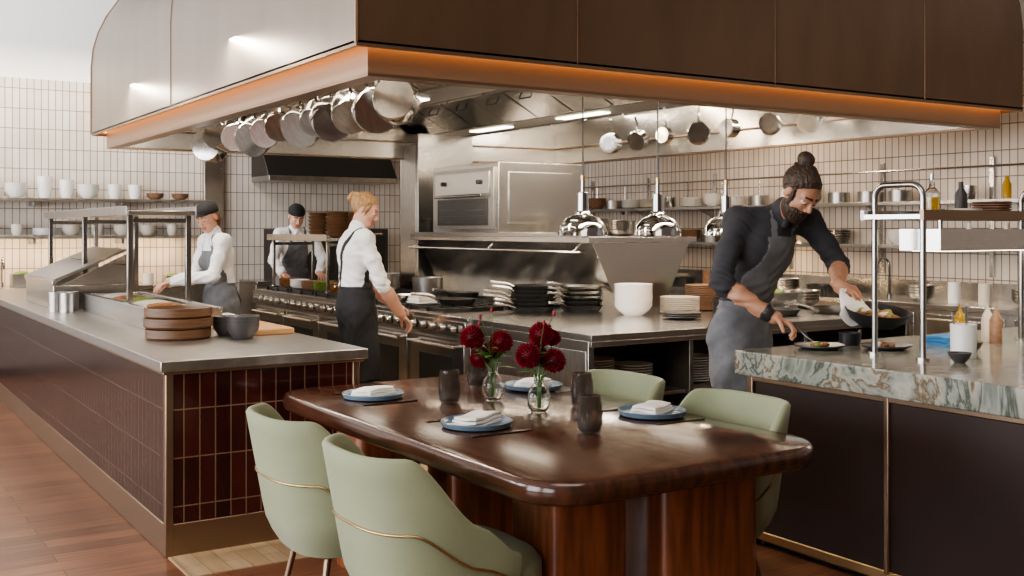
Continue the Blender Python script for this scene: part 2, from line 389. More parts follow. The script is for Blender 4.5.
# ------------------------------------------------------------ back wall shelves
def cup(b,p,r,h,mat,M=None):
    b.lathe([(0,0),(r*.7,0),(r*.95,h*.35),(r,h),(r*.92,h),(r*.85,h*.4),(0,h*.08)],p,mat,16,M)
def platestack(b,p,r,n,mat,dz=.012):
    for k in range(n):
        z=p[2]+k*dz; b.lathe([(0,0),(r*.6,0),(r,.014),(r,.019),(r*.62,.007),(0,.006)],(p[0],p[1],z),mat,24)
def bowlstack(b,p,r,n,mat,h=.07,dz=.022):
    for k in range(n): b.lathe([(0,0),(r*.45,0),(r*.85,h*.55),(r,h),(r*.95,h),(r*.78,h*.5),(0,h*.12)],(p[0],p[1],p[2]+k*dz),mat,22)
def wallshelf(x0,x1,z):
    b=B('storage_shelf'); b.box(x0,x1,12.25,12.598,z-.035,z,'steel2')
    for x in np.arange(x0+.3,x1,.9): b.box(x-.015,x+.015,12.3,12.598,z-.09,z-.035,'steel2')
    b.finish(bevel=.003)
wallshelf(-.2,3.7,1.83); wallshelf(-.2,3.7,1.43)
b=B('ceramic_bowls_and_cups')
random.seed(11); x=.3
while x<3.6:
    t=random.choice(['c','b','p','c'])
    if x>3.0: bowlstack(b,(x,12.43,1.83),.1,2,'clay',.05)
    elif t=='c': cup(b,(x,12.43,1.83),.075,random.choice((.16,.2,.23)),'white')
    elif t=='b': bowlstack(b,(x,12.43,1.83),.12,random.choice((4,6)),'white',.09)
    else: bowlstack(b,(x,12.43,1.83),.12,5,'white',.06)
    x+=.22 if t=='c' else .28
x=.4
while x<3.6:
    t=random.choice(['c','b','b','p'])
    if t=='c': cup(b,(x,12.43,1.43),.06,.12,'cream')
    elif t=='b': bowlstack(b,(x,12.43,1.43),.1,3,random.choice(('white','cream')))
    else: platestack(b,(x,12.43,1.43),.12,6,'white')
    x+=.27
b.finish()
b=B('back_work_counter'); b.box(-.5,3.7,11.9,12.59,.1,.86,'steel2'); b.box(-.5,3.7,11.86,12.59,.86,.9,'steel'); b.box(-.5,3.7,11.95,12.59,0,.1,'darksteel')
b.box(4.2,7.4,12.0,12.59,.1,.86,'steel2'); b.box(4.2,7.4,11.96,12.59,.86,.9,'steel'); b.box(4.2,7.4,12.05,12.59,0,.1,'darksteel')
b.finish(bevel=.004)
b=B('prep_containers_on_counter'); random.seed(4)
for k in range(13):
    x=.2+k*.26; r=random.uniform(.05,.08); h=random.uniform(.08,.2)
    if k%3: b.lathe([(0,0),(r,0),(r,h),(r*.9,h),(r*.9,.01),(0,.01)],(x,12.25,.9),random.choice(('steel2','white','cream','clay')),14)
    else: b.box(x-.1,x+.1,12.1,12.3,.9,.9+h*.7,'steel'); b.ell((x,12.2,.9+h*.7),(.08,.08,.03),'foodg')
b.finish()
def faucet(x,y,z,s=1,d=(1,0)):
    b=B('kitchen_faucet'); pts=[(0,0,0),(0,0,.22*s)]+[(d[0]*(.08-.08*math.cos(a)),d[1]*(.08-.08*math.cos(a)),.22*s+.08*math.sin(a)) for a in np.linspace(.2,pi,9)]
    pts.append((pts[-1][0],pts[-1][1],.18*s)); b.tube(pts,.011,'chrome',8); b.cyl((0,0,0),(0,0,.04),.022,'chrome'); b.cyl((0,.02,.05),(0,.08,.08),.006,'chrome'); b.finish((x,y,z))
faucet(1.6,12.42,.9,1,(0,-1)); faucet(7.9,6.2,.9,1.2,(-1,0)); faucet(7.9,7.6,.9,1.2,(-1,0))
b=B('rear_extractor_canopy'); b.prism([(12.0,2.12),(12.59,2.12),(12.59,2.6),(12.35,2.6)],'X',4.35,6.0,'darksteel'); b.box(4.35,6.0,11.97,12.59,2.06,2.12,'steel2'); b.finish(bevel=.004)
b=B('back_bar_oven'); b.box(4.5,5.8,11.85,12.58,.9,1.5,'darksteel'); b.box(4.55,5.1,11.83,11.85,.98,1.42,'black'); b.box(5.2,5.75,11.83,11.85,.98,1.42,'black'); b.cyl((4.6,11.80,1.44),(5.08,11.80,1.44),.012,'steel'); b.cyl((5.22,11.80,1.44),(5.7,11.80,1.44),.012,'steel'); b.finish(bevel=.004)
# ------------------------------------------------------------ right wall fittings
b=B('long_storage_shelving')
for z in (1.74,1.36):
    b.box(7.88,8.198,4.0,12.0,z-.03,z,'steel2')
for y in np.arange(4.3,12,1.1): b.box(8.17,8.198,y-.02,y+.02,1.1,2.1,'steel'); b.prism([(7.95,1.71),(8.19,1.71),(8.19,1.60)],'Y',y-.01,y+.01,'steel')
b.cyl((8.1,4.0,2.02),(8.1,11.5,2.02),.010,'steel',8)
for y in np.arange(4.3,11.5,1.1): b.cyl((8.1,y,2.02),(8.198,y,2.02),.008,'steel',6)
b.finish(bevel=.002)
b=B('shelf_tableware_and_pots'); random.seed(9)
y=4.15
while y<11.5:
    for z in (1.74,1.36):
        t=random.randrange(6)
        if t==0: platestack(b,(8.03,y,z),.12,8,random.choice(('cream','white','clay')))
        elif t==1: bowlstack(b,(8.03,y,z),.11,4,random.choice(('steel','clay','white')))
        elif t==2: cup(b,(8.03,y,z),.06,.12,'steel')
        elif t==3: b.lathe([(0,0),(.1,0),(.1,.10),(.095,.10),(.095,.01),(0,.01)],(8.03,y,z),'steel2',20)
        elif t==4: b.lathe([(0,0),(.035,0),(.035,.12),(.015,.16),(.015,.19),(0,.19)],(8.03,y,z),random.choice(('cream','oil','white')),14)
    y+=.34
b.finish()
b=B('hanging_kitchen_tools')
for k,y in enumerate(np.arange(7.4,11.3,.55)):
    L=.16+.05*(k%3); b.cyl((8.1,y,2.01),(8.1,y,2.01-L),.005,'steel',6)
    if k%2: b.lathe([(0,0),(.035,.006),(.05,.03),(.046,.032),(0,.01)],(0,0,0),'steel',14,axmat((8.11,y,2.01-L-.04),(-1,0,.2)))
    else: b.box(8.095,8.105,y-.03,y+.03,2.01-L-.07,2.01-L,'steel')
b.finish()
b=B('rear_steel_counter'); b.box(7.5,8.19,3.0,11.8,.1,.86,'steel2'); b.box(7.46,8.19,3.0,11.8,.86,.9,'steel'); b.box(7.55,8.19,3.0,11.8,0,.1,'darksteel'); b.box(8.15,8.19,3.0,11.8,.9,1.05,'steel')
for y in np.arange(3.6,11.5,.8): b.box(7.485,7.5,y-.36,y+.36,.16,.82,'steel'); b.cyl((7.47,y-.3,.78),(7.47,y+.3,.78),.008,'steel',6)
b.finish(bevel=.003)
b=B('counter_cookware_and_containers'); random.seed(14)
for k in range(26):
    y=4.0+k*.29; t=random.randrange(5); x=random.uniform(7.65,7.9)
    if abs(y-6.2)<.2 or abs(y-7.6)<.2: continue
    if t==0: b.box(x-.12,x+.12,y-.1,y+.1,.9,1.02,'steel')
    elif t==1: b.lathe([(0,0),(.11,0),(.11,.16),(.105,.16),(.1,.01),(0,.01)],(x,y,.9),'steel2',20)
    elif t==2: bowlstack(b,(x,y,.9),.12,4,'steel')
    elif t==3: b.lathe([(0,0),(.05,0),(.05,.17),(0,.17)],(x,y,.9),random.choice(('white','clay','cream')),14)
    else: b.lathe([(0,0),(.12,0),(.13,.09),(.12,.09),(.11,.01),(0,.01)],(x,y,.9),'black',20)
b.finish()
# ------------------------------------------------------------ cooking island
def island():
    b=B('cooking_range_island')
    X0,X1=3.67,6.5
    b.box(X0,X1,4.9,6.25,.86,.9,'steel'); b.box(X0,X1,4.9,4.93,.83,.86,'steel')
    b.box(X0,X0+.04,4.93,6.25,.12,.86,'steel'); b.box(X1-.04,X1,4.93,6.25,.12,.86,'steel')
    b.box(X0+.04,X1-.04,5.55,6.25,.12,.86,'darksteel'); b.box(X0,X1,4.93,6.25,.10,.14,'steel2')
    for x in (4.45,5.45): b.box(x,x+.03,4.95,5.55,.14,.86,'steel2')
    b.box(X0+.04,X1-.04,4.99,5.55,.50,.52,'steel2')
    b.box(X0+.04,X1-.04,5.0,10.45,0,.1,'darksteel')
    b.box(X0,5.75,6.25,10.5,.1,.87,'steel2'); b.box(X0-.02,5.77,6.25,10.5,.87,.9,'steel')
    b.box(X0-.03,X0,6.27,10.5,.77,.87,'steel')
    y=6.3
    while y<10.3:
        b.box(X0-.022,X0,y,y+.78,.2,.74,'steel'); b.box(X0-.026,X0-.02,y+.14,y+.64,.32,.62,'black')
        b.cyl((X0-.07,y+.05,.70),(X0-.07,y+.73,.70),.012,'steel',8)
        for yy in (y+.08,y+.70): b.cyl((X0-.07,yy,.70),(X0-.01,yy,.70),.008,'steel',6)
        for k in range(5): 
            yy=y+.1+k*.145; b.cyl((X0-.03,yy,.82),(X0-.075,yy,.82),.024,'steel',14,.02); b.cyl((X0-.03,yy,.82),(X0-.036,yy,.82),.032,'black',14)
        y+=.84
    for yy in (6.25,): b.box(X0-.004,X0,4.95,6.2,.2,.8,'steel2')
    for gy in np.arange(6.75,9.9,.62):
        for gx in (3.75,4.28):
            for t in range(5):
                b.box(gx+.02+t*.105,gx+.035+t*.105,gy,gy+.56,.905,.93,'iron')
            b.box(gx,gx+.5,gy,gy+.02,.90,.93,'iron'); b.box(gx,gx+.5,gy+.54,gy+.56,.90,.93,'iron'); b.box(gx,gx+.5,gy+.27,gy+.29,.90,.93,'iron')
            b.cyl((gx+.25,gy+.28,.9),(gx+.25,gy+.28,.915),.06,'iron',16)
    b.prism([(4.98,.9),(5.4,.9),(5.66,1.40),(4.72,1.40)],'Y',6.3,9.0,'steel')
    b.box(4.66,5.70,6.26,9.05,1.40,1.44,'steel'); b.box(4.655,4.67,6.26,9.05,1.44,1.47,'steel2')
    b.cyl((4.62,6.3,1.33),(4.62,9.0,1.33),.01,'steel',8)
    for y in (6.4,7.6,8.9): b.cyl((4.62,y,1.33),(4.70,y,1.40),.008,'steel',6)
    b.box(4.78,5.38,9.12,9.5,.9,2.41,'steel'); b.box(4.77,4.785,9.16,9.46,1.0,2.3,'steel2')
    return b.finish(bevel=.003)
island()
b=B('salamander_broiler')
b.box(4.76,5.62,7.64,8.78,1.47,2.06,'steel'); 
for x in (4.8,5.58):
    for y in (7.7,8.72): b.cyl((x,y,1.44),(x,y,1.475),.025,'darksteel')
b.box(4.735,4.76,7.68,8.74,1.50,2.02,'steel2'); b.box(4.725,4.737,7.78,8.64,1.53,1.76,'black'); 
for k in range(4): b.box(4.722,4.73,7.8,8.62,1.56+k*.05,1.564+k*.05,'steel')
b.box(4.725,4.737,7.74,8.68,1.80,1.99,'steel')
b.cyl((4.69,7.8,1.785),(4.69,8.62,1.785),.013,'chrome'); b.cyl((4.69,7.83,1.785),(4.74,7.83,1.785),.009,'chrome'); b.cyl((4.69,8.59,1.785),(4.74,8.59,1.785),.009,'chrome')
for k in range(2): b.cyl((4.725,7.9+k*.62,1.90),(4.70,7.9+k*.62,1.90),.02,'black',14)
b.box(4.85,5.5,7.625,7.64,1.55,1.98,'steel')
b.finish(bevel=.006)
gantry('steel_pass_shelf',3.78,4.25,8.95,10.45,.93,1.42,(9.0,10.35),r=.013)
def skillet(b,c,r,ang,mat='iron',hm='steel',h=.045,tilt=0,L=.2):
    M=Matrix.Translation(Vector(c))@Matrix.Rotation(ang,4,'Z')@Matrix.Rotation(tilt,4,'Y')
    b.lathe([(0,0),(r*.8,0),(r,h),(r*.97,h),(r*.78,.006),(0,.006)],(0,0,0),mat,26,M)
    p=[M@Vector((r*.95,0,h*.8)),M@Vector((r+.07,0,h+.02)),M@Vector((r+L,0,h+.035))]
    b.tube(p,[.010,.008,.011],hm,7)
b=B('stacked_skillets'); random.seed(2)
for k in range(6): skillet(b,(4.34,6.5,.9+k*.03),.17,pi*.98+random.uniform(-.25,.25),'iron','steel')
for k in range(5): skillet(b,(4.70,6.40,.9+k*.035),.16,pi*1.05+random.uniform(-.3,.3),'iron' if k<2 else 'steel2','steel')
b.finish()
b=B('skillets_on_grates')
skillet(b,(4.05,7.1,.93),.15,pi*.8); skillet(b,(4.6,7.0,.93),.14,pi); skillet(b,(4.0,7.75,.93),.14,pi*.9,'steel2'); skillet(b,(4.5,7.8,.93),.15,pi*1.1); skillet(b,(4.05,8.6,.93),.15,pi)
b.lathe([(0,0),(.13,0),(.14,.14),(.132,.14),(.125,.01),(0,.01)],(4.55,8.5,.93),'steel2',24)
b.finish()
b=B('folded_kitchen_towel'); napkin(b,.16,.2,.07,0,5); b.finish((3.92,7.42,.93))
b=B('shelf_pan_and_plate_stacks')
for k,(x,y) in enumerate(((3.95,9.12),(4.13,9.33),(3.95,9.52))):
    bowlstack(b,(x,y,1.42),.11,6,('woodtray','clay','woodtray')[k],.06,.035)
b.finish()
b=B('shelf_pan_and_plate_stacks')
for k,y in enumerate((9.0,8.88)): bowlstack(b,(5.0,y-.05*k,1.44),.07,4,'steel2',.05,.03)
for k,y in enumerate((6.55,6.85,7.2)): bowlstack(b,(5.45,y,1.44),.11,4+k,'steel2',.05,.02)
b.finish()
b=B('island_rear_cookware')
for k,y in enumerate(np.arange(9.3,9.9,.27)): b.lathe([(0,0),(.11,0),(.11,.18),(.105,.18),(.1,.01),(0,.01)],(4.55,y,.9),('steel2','darksteel','clay','steel2','white')[k%5],20)
for k,y in enumerate(np.arange(9.2,10.4,.3)): bowlstack(b,(3.98,y,.9),.1,3,('food','foodg','clay','white')[k%4],.06)
b.finish()
b=B('white_bowl_stack')
bowlstack(b,(4.75,5.86,.9),.135,8,'white',.08,.02); b.finish()
b=B('plate_stack'); platestack(b,(5.12,5.80,.9),.14,9,'cream',.013); b.finish()
b=B('plate_stack'); platestack(b,(5.52,6.0,.9),.13,14,'clay',.013); b.finish()
b=B('plate_stack'); platestack(b,(4.86,5.48,.9),.13,3,'darkplate',.013); b.finish()
b=B('plate_stack'); 
for x,n in ((3.95,12),(4.25,9)): platestack(b,(x,5.25,.52),.125,n,'cream',.016)
for x,n in ((4.75,10),(5.1,8)): platestack(b,(x,5.25,.52),.125,n,'white',.016)
b.finish()
b=B('prep_pans_and_containers'); random.seed(21)
skillet(b,(5.62,5.35,.9),.16,.4); skillet(b,(6.1,5.25,.9),.17,2.6,'darksteel'); b.box(5.75,6.1,5.6,5.9,.9,1.03,'steel'); b.ell((5.92,5.75,1.03),(.15,.12,.03),'foodg')
bowlstack(b,(6.3,5.75,.9),.14,4,'steel'); b.lathe([(0,0),(.14,0),(.15,.12),(.145,.12),(.13,.01),(0,.01)],(5.35,5.5,.9),'black',24)
b.finish()
def heatlamp(x,y):
    b=B('heat_lamp_pendant')
    b.lathe([(0,.33),(.012,.33),(.014,.26),(.034,.255),(.036,.15),(.045,.14),(.05,.125),(.10,.105),(.135,.065),(.147,.02),(.152,0),(.146,0),(.13,.06),(.09,.095),(.03,.11),(0,.11)],(0,0,0),'chrome',32)
    b.lathe([(0,.11),(.03,.10),(.036,.06),(0,.035)],(0,0,0),'ledw',16)
    b.cyl((0,0,.32),(0,0,1.24),.005,'black',6); b.cyl((0,0,.33),(0,0,.36),.016,'brass',10)
    b.finish((x,y,1.46))
    l=bpy.data.lights.new('heat_lamp_bulb','POINT'); l.energy=7; l.color=(1,.7,.42); l.shadow_soft_size=.04
    o=bpy.data.objects.new('heat_lamp_bulb',l); o.location=(x,y,1.48); bpy.context.scene.collection.objects.link(o)
for x in (3.83,4.41,4.99): heatlamp(x,5.2)
# ------------------------------------------------------------ marble counter
def mbar():
    b=B('marble_service_counter')
    b.prism([(3.69,.2),(4.66,.2),(4.66,2.86),(6.6,2.86),(6.6,3.79),(3.69,3.79)],'Z',.805,.92,'marble')
    b.box(3.75,4.62,.25,3.74,.06,.805,'panel'); b.box(4.62,6.55,2.92,3.74,.06,.805,'panel')
    b.box(3.79,4.6,.3,3.70,0,.06,'darksteel'); b.box(4.6,6.5,2.96,3.70,0,.06,'darksteel')
    for y in (2.96,2.1,1.2,.3): b.box(3.735,3.765,y-.022,y+.004,.06,.81,'bronze')
    b.box(3.738,3.75,.25,3.74,.03,.075,'brass'); b.box(3.738,3.75,.25,3.74,.775,.805,'bronze')
    b.box(3.735,3.80,3.715,3.755,.0,.805,'bronze')
    return b.finish(bevel=.008)
mbar()
b=B('tubular_pass_gantry')
def loop(x,y0,y1,z0,z1,r=.06):
    pts=[(x,y0,z0),(x,y0,z1-r)]+arc((x,y0-r if y0>y1 else y0+r,z1-r),r,0 if y0>y1 else 180,90,6,'YZ')+arc((x,y1+r if y0>y1 else y1-r,z1-r),r,90,180 if y0>y1 else 0,6,'YZ')+[(x,y1,z1-r),(x,y1,z0)]
    b.tube(pts,.014,'tubesteel',10)
    for y in (y0,y1): b.cyl((x,y,z0),(x,y,z0+.012),.03,'steel',16)
loop(4.10,3.30,3.04,.92,1.70); loop(5.25,3.30,3.04,.92,1.70)
b.box(4.05,6.3,3.02,3.32,1.545,1.565,'steel'); b.box(4.05,6.3,3.0,3.02,1.54,1.585,'bronze'); b.box(4.05,6.3,3.32,3.34,1.54,1.585,'steel2')
b.box(4.25,6.3,3.06,3.28,1.40,1.50,'steel'); b.box(4.3,6.2,3.09,3.25,1.397,1.40,'ledw')
for x in (4.4,5.2,6.0): b.cyl((x,3.17,1.50),(x,3.17,1.545),.012,'steel',8)
b.finish(bevel=.003)
b=B('olive_oil_bottle'); b.lathe([(0,.002),(.034,.002),(.034,.08),(0,.08)],(0,0,0),'oil',18)
b.lathe([(0,0),(.037,0),(.037,.10),(.013,.13),(.012,.17),(.010,.17),(.010,.13),(.0345,.1),(.0345,.002),(0,.002)],(0,0,0),'glass',18); b.cyl((0,0,.16),(0,0,.19),.009,'steel'); b.finish((4.34,3.17,1.566))
b=B('shelf_sauce_bottles')
b.lathe([(0,0),(.03,0),(.03,.10),(.012,.13),(.012,.16),(0,.16)],(4.60,3.2,1.566),'darkplate',16); b.lathe([(0,0),(.07,0),(.075,.03),(.07,.03),(0,.01)],(4.52,3.12,1.566),'cream',20)
b.lathe([(0,0),(.05,0),(.055,.03),(.05,.03),(0,.01)],(4.44,3.24,1.566),'steel',20)
platestack(b,(4.80,3.17,1.566),.09,5,'clay',.012); b.finish()
b=B('utensil_crock'); b.lathe([(0,0),(.055,0),(.058,.15),(.053,.15),(.05,.01),(0,.01)],(0,0,0),'white',22)
b.tube([(.058,0,.11),(.09,0,.10),(.09,0,.05),(.057,0,.03)],.006,'white',6)
for a,L in ((.3,.22),(2.,.2),(4.,.24)): b.cyl((.02*math.cos(a),.02*math.sin(a),.02),(.05*math.cos(a),.05*math.sin(a),L),.005,'steel',6)
b.finish((4.36,3.02,.92))
b=B('sauce_bowl'); bowlstack(b,(0,0,0),.06,1,'darkplate',.05); b.ell((0,0,.03),(.045,.045,.008),'food'); b.finish((4.55,3.12,.92))
b=B('sauce_bowl'); bowlstack(b,(0,0,0),.05,1,'darkplate',.045); b.ell((0,0,.028),(.04,.04,.008),'cream'); b.finish((4.16,2.90,.92))
b=B('squeeze_bottles')
for x,y,c in ((4.95,3.45,'oil'),(5.08,3.38,'cream'),(5.0,3.28,'clay')): b.lathe([(0,0),(.03,0),(.03,.12),(.024,.135),(.007,.17),(.004,.19),(0,.19)],(x,y,.92),c,14)
b.finish()
b=B('blue_side_towel'); napkin(b,.1,.16,.05,0,8,mat='blue'); b.finish((4.72,3.4,.92))
b=B('plated_dish'); b.lathe([(0,0),(.08,0),(.12,.018),(.12,.023),(.08,.009),(0,.008)],(0,0,0),'darkplate',32)
for k in range(7): a=k*.9; b.ell((.03*math.cos(a),.03*math.sin(a),.022),(.022,.016,.012),('food','foodg','food')[k%3],8)
b.finish((4.07,3.60,.92))
b=B('plated_dish'); b.lathe([(0,0),(.08,0),(.12,.018),(.12,.023),(.08,.009),(0,.008)],(0,0,0),'darkplate',32)
for k in range(5): a=k*1.2; b.ell((.03*math.cos(a),.03*math.sin(a),.022),(.02,.02,.014),('food','clay','cream')[k%3],8)
b.finish((4.33,3.42,.92))
b=B('sauce_pan_small'); b.lathe([(0,0),(.05,0),(.055,.06),(.05,.06),(.048,.01),(0,.01)],(0,0,0),'black',22); b.tube([(.05,0,.045),(.14,.05,.06)],.006,'black',6); b.finish((4.36,3.66,.92))
# ------------------------------------------------------------ dining table
def table():
    b=B('dining_table'); X0,X1,Y0,Y1,R=1.765,3.00,2.57,4.84,.20
    def outline(ins):
        r=max(R-ins,.02); o=[]
        for cx,cy,a0 in((X1-R,Y1-R,0),(X0+R,Y1-R,90),(X0+R,Y0+R,180),(X1-R,Y0+R,270)):
            for k in range(13): a=math.radians(a0+k*90/12); o.append((cx+r*math.cos(a),cy+r*math.sin(a)))
        return o
    i=b.mi('walnut'); prof=[(.04,.672),(.014,.676),(.002,.69),(-.003,.712),(.001,.735),(.009,.746),(.02,.75)]
    rings=[[b.v((x,y,z)) for x,y in outline(o)] for o,z in prof]
    n=len(rings[0])
    for a,c in zip(rings,rings[1:]):
        for k in range(n): b.f([a[k],a[(k+1)%n],c[(k+1)%n],c[k]],i)
    b.f(rings[-1],i); b.f(list(reversed(rings[0])),i)
    b.box(2.0,2.80,2.9,4.46,.62,.672,'legwood')
    def leg(x0,x1,y0,y1):
        r=.045; o=[]
        for cx,cy,a0 in((x1-r,y1-r,0),(x0+r,y1-r,90),(x0+r,y0+r,180),(x1-r,y0+r,270)):
            for k in range(5): a=math.radians(a0+k*90/4); o.append((cx+r*math.cos(a),cy+r*math.sin(a)))
        b.prism(o,'Z',.0,.675,'legwood')
    for (y0,y1) in ((2.80,3.08),(4.26,4.54)):
        leg(1.95,2.26,y0,y1); leg(2.41,2.86,y0,y1)
    return b.finish(ang=50)
table()
def chair_mesh():
    b=B('dining_chair')
    def H(a):
        t=min(max((112-abs(a))/60,0),1); t=t*t*(3-2*t); return .50+.325*t
    def plan(a,s):
        w,dp=.275*s,.28*s; ra=math.radians(a); sn,cs=math.sin(ra),math.cos(ra)
        return (w*math.copysign(abs(sn)**.66,sn), -dp*math.copysign(abs(cs)**.66,cs)+.0)
    def scale(z):
        t=(z-.34)/.48
        if t<.28: return .80+.20*math.sin(t/.28*pi/2)
        return 1.0+.07*(t-.28)/.72
    A=np.linspace(-112,112,57); nv=10; th=.03
    outer=[]
    for a in A:
        h=H(a); ro=[];ri=[]
        for k in range(nv+1):
            z=.34+(h-.34)*k/nv; s=scale(z)
            x,y=plan(a,s); y+= -.05*max(0,(z-.45))/.37*max(0,math.cos(math.radians(a)))
            ro.append((x,y,z))
            L=math.hypot(x,y); x2,y2=x*(1-th/L),y*(1-th/L); ri.append((x2,y2,z))
        xo,yo,zo=ro[-1]; xi,yi,zi=ri[-1]
        mid=((xo+xi)/2,(yo+yi)/2,zo+.012)
        outer.append(ro+[((xo*.8+xi*.2),(yo*.8+yi*.2),zo+.009),mid,((xo*.2+xi*.8),(yo*.2+yi*.8),zo+.009)]+list(reversed(ri)))
    b.surf(outer,'sage')
    i=b.mi('sage')
    for row in (outer[0],outer[-1]): b.f([b.v(p) for p in row],i)
    bmesh.ops.remove_doubles(b.bm,verts=b.bm.verts,dist=1e-4)
    pts=[]
    for a in np.linspace(-110,110,50):
        h=H(a); z=.34+(h-.34)*.56; s=scale(z)*1.008; x,y=plan(a,s); y+=-.05*max(0,(z-.45))/.37*max(0,math.cos(math.radians(a))); pts.append((x,y,z))
    b.tube(pts,.0045,'brass',6)
    G=[]
    for s,z in ((.0,.495),(.5,.495),(.8,.49),(.93,.475),(1,.45),(1,.40),(.96,.37),(.85,.345),(0,.345)):
        row=[]
        for k in range(41):
            a=2*pi*k/40; c,d=math.cos(a),math.sin(a)
            row.append((.245*s*math.copysign(abs(c)**.55,c),.04+.265*s*math.copysign(abs(d)**.55,d),z))
        G.append(row)
    b.surf(G,'sage')
    for x,y in ((.18,.22),(-.18,.22),(.18,-.16),(-.18,-.16)):
        b.tube([(x*.8,y*.8,.36),(x*1.12,y*1.25,0)],[.014,.009],'bronze',10)
    b.box(-.16,.16,-.15,.2,.325,.348,'bronze')
    bmesh.ops.recalc_face_normals(b.bm,faces=b.bm.faces)
    me=bpy.data.meshes.new('dining_chair'); b.bm.to_mesh(me); b.bm.free()
    for k in b.m: me.materials.append(MT[k])
    me.set_sharp_from_angle(angle=math.radians(60)); return me
cm=chair_mesh()
for x,y,r in ((1.66,3.03,-90),(1.66,3.75,-90),(2.84,3.13,90),(2.84,3.86,90)):
    place('dining_chair',cm,(x,y,0),math.radians(r))
def setting(x,y,rot):
    b=B('dinner_plate'); b.lathe([(0,0),(.095,0),(.130,.006),(.138,.024),(.134,.026),(.122,.012),(0,.009)],(0,0,0),'blueplate',44); b.finish((x,y,.75))
    b=B('folded_napkin'); napkin(b,.11,.20,.036,0,int(x*100+y*10)); b.finish((x,y,.762),rot+.5)
    c,s=math.cos(rot),math.sin(rot)
    for nm,off in (('table_fork',-.175),('table_knife',.18)):
        b=B(nm)
        if nm=='table_fork':
            b.prism([(-.005,-.12),(.005,-.12),(.0035,.05),(.012,.065),(.012,.075),(-.012,.075),(-.012,.065),(-.0035,.05)],'Z',0,.004,'cutlery')
            for k in range(4): b.box(-.012+k*.0068,-.0088+k*.0068,.075,.12,0,.004,'cutlery')
        else:
            b.prism([(-.007,-.13),(.007,-.13),(.006,0),(.010,.01),(.010,.09),(.0,.13),(-.006,.12),(-.006,0)],'Z',0,.005,'cutlery')
        b.finish((x+c*off,y+s*off,.7505),rot)
for x,y,r in ((2.07,4.38,-pi/2),(2.10,3.53,-pi/2),(2.82,3.36,pi/2),(2.82,4.22,pi/2)): setting(x,y,r)
def tumbler(x,y):
    b=B('smoked_tumbler'); b.lathe([(0,0),(.036,0),(.044,.03),(.046,.07),(.042,.14),(.040,.14),(.0435,.07),(.041,.03),(.033,.01),(0,.01)],(0,0,0),'smoke',32)
    for k in range(18):
        a=2*pi*k/18; b.tube([(r*math.cos(a),r*math.sin(a),z) for r,z in ((.0375,.005),(.0448,.03),(.0468,.07),(.0440,.115))],.0016,'smoke',5)
    b.finish((x,y,.75))
for x,y in ((2.29,4.08),(2.63,4.42),(2.38,3.19),(2.72,3.70)): tumbler(x,y)
def dahlia(b,c,r,seed):
    rnd=random.Random(seed); i=b.mi('petal'); c=Vector(c); ax=Vector((rnd.uniform(-.5,.1),rnd.uniform(-.6,0),1)).normalized()
    b.ell(c,(r*.62,r*.62,r*.6),'petal',12)
    n=170
    Rm=ax.to_track_quat('Z','Y').to_matrix()
    for k in range(n):
        z=1-1.75*(k+.5)/n; q=math.sqrt(max(0,1-z*z)); ph=k*2.39996
        d=Vector((q*math.cos(ph),q*math.sin(ph),z)); t=Vector((-math.sin(ph),math.cos(ph),0)); up=d.cross(t)
        d=Rm@d; t=Rm@t; up=Rm@up
        L=r*(1.0+rnd.uniform(-.06,.06)); w=r*(.10+.06*(1-z))
        base=c+d*r*.5; m=c+d*L*.85; tip=c+d*L-up*r*.04
        v=[b.bm.verts.new(p) for p in (base, m-t*w+up*r*.05, tip, m+t*w+up*r*.05, m-up*r*.07)]
        b.f([v[0],v[1],v[4]],i); b.f([v[1],v[2],v[4]],i); b.f([v[2],v[3],v[4]],i); b.f([v[3],v[0],v[4]],i)
def vase(x,y,flowers,seed,s=1.35):
    b=B('bud_vase_with_dahlias'); rnd=random.Random(seed)
    b.lathe([(r*s,z*s) for r,z in [(0,0),(.022,0),(.034,.02),(.037,.045),(.030,.07),(.016,.085),(.015,.10),(.02,.115),(.018,.115),(.0125,.1),(.013,.086),(.027,.069),(.034,.045),(.031,.022),(.018,.004),(0,.004)]],(0,0,0),'glass',28)
    for k,(fx,fy,fz,r) in enumerate(flowers):
        b.tube([(fx*.1,fy*.1,.015),(fx*.15,fy*.15,.13),(fx*.6,fy*.6,.13+(fz-.13)*.5),(fx,fy,fz-r*.3)],.003,'green',6)
        dahlia(b,(fx,fy,fz),r,seed*10+k)
    for k in range(18):
        a=rnd.uniform(0,6.28); L=rnd.uniform(.06,.10); z=rnd.uniform(.14,.24)
        p=Vector((.012*math.cos(a),.012*math.sin(a),z)); d=Vector((math.cos(a),math.sin(a),rnd.uniform(-.1,.9))).normalized(); sd=Vector((-math.sin(a),math.cos(a),0)); up=d.cross(sd)
        c0,c1,c2,c3=p,p+d*L*.45+sd*.018,p+d*L-up*.008,p+d*L*.45-sd*.018; mm=p+d*L*.5+up*.004
        v=[b.v(q) for q in (c0,c1,c2,c3,mm)]; j=b.mi('green')
        for q in ((0,1,4),(1,2,4),(2,3,4),(3,0,4)): b.f([v[e] for e in q],j)
    for k in range(3):
        a=rnd.uniform(0,6.28); hh=.34+.03*k; b.tube([(0,0,.13),(.03*math.cos(a),.03*math.sin(a),hh-.08),(.07*math.cos(a),.07*math.sin(a),hh)],.0014,'green',4); b.ell((.07*math.cos(a),.07*math.sin(a),hh),(.008,.008,.013),'petal',6)
    b.finish((x,y,.75),recalc=False)
def cam(r,f,z,rad): return (.842*r+.539*f,-.539*r+.842*f,z,rad)
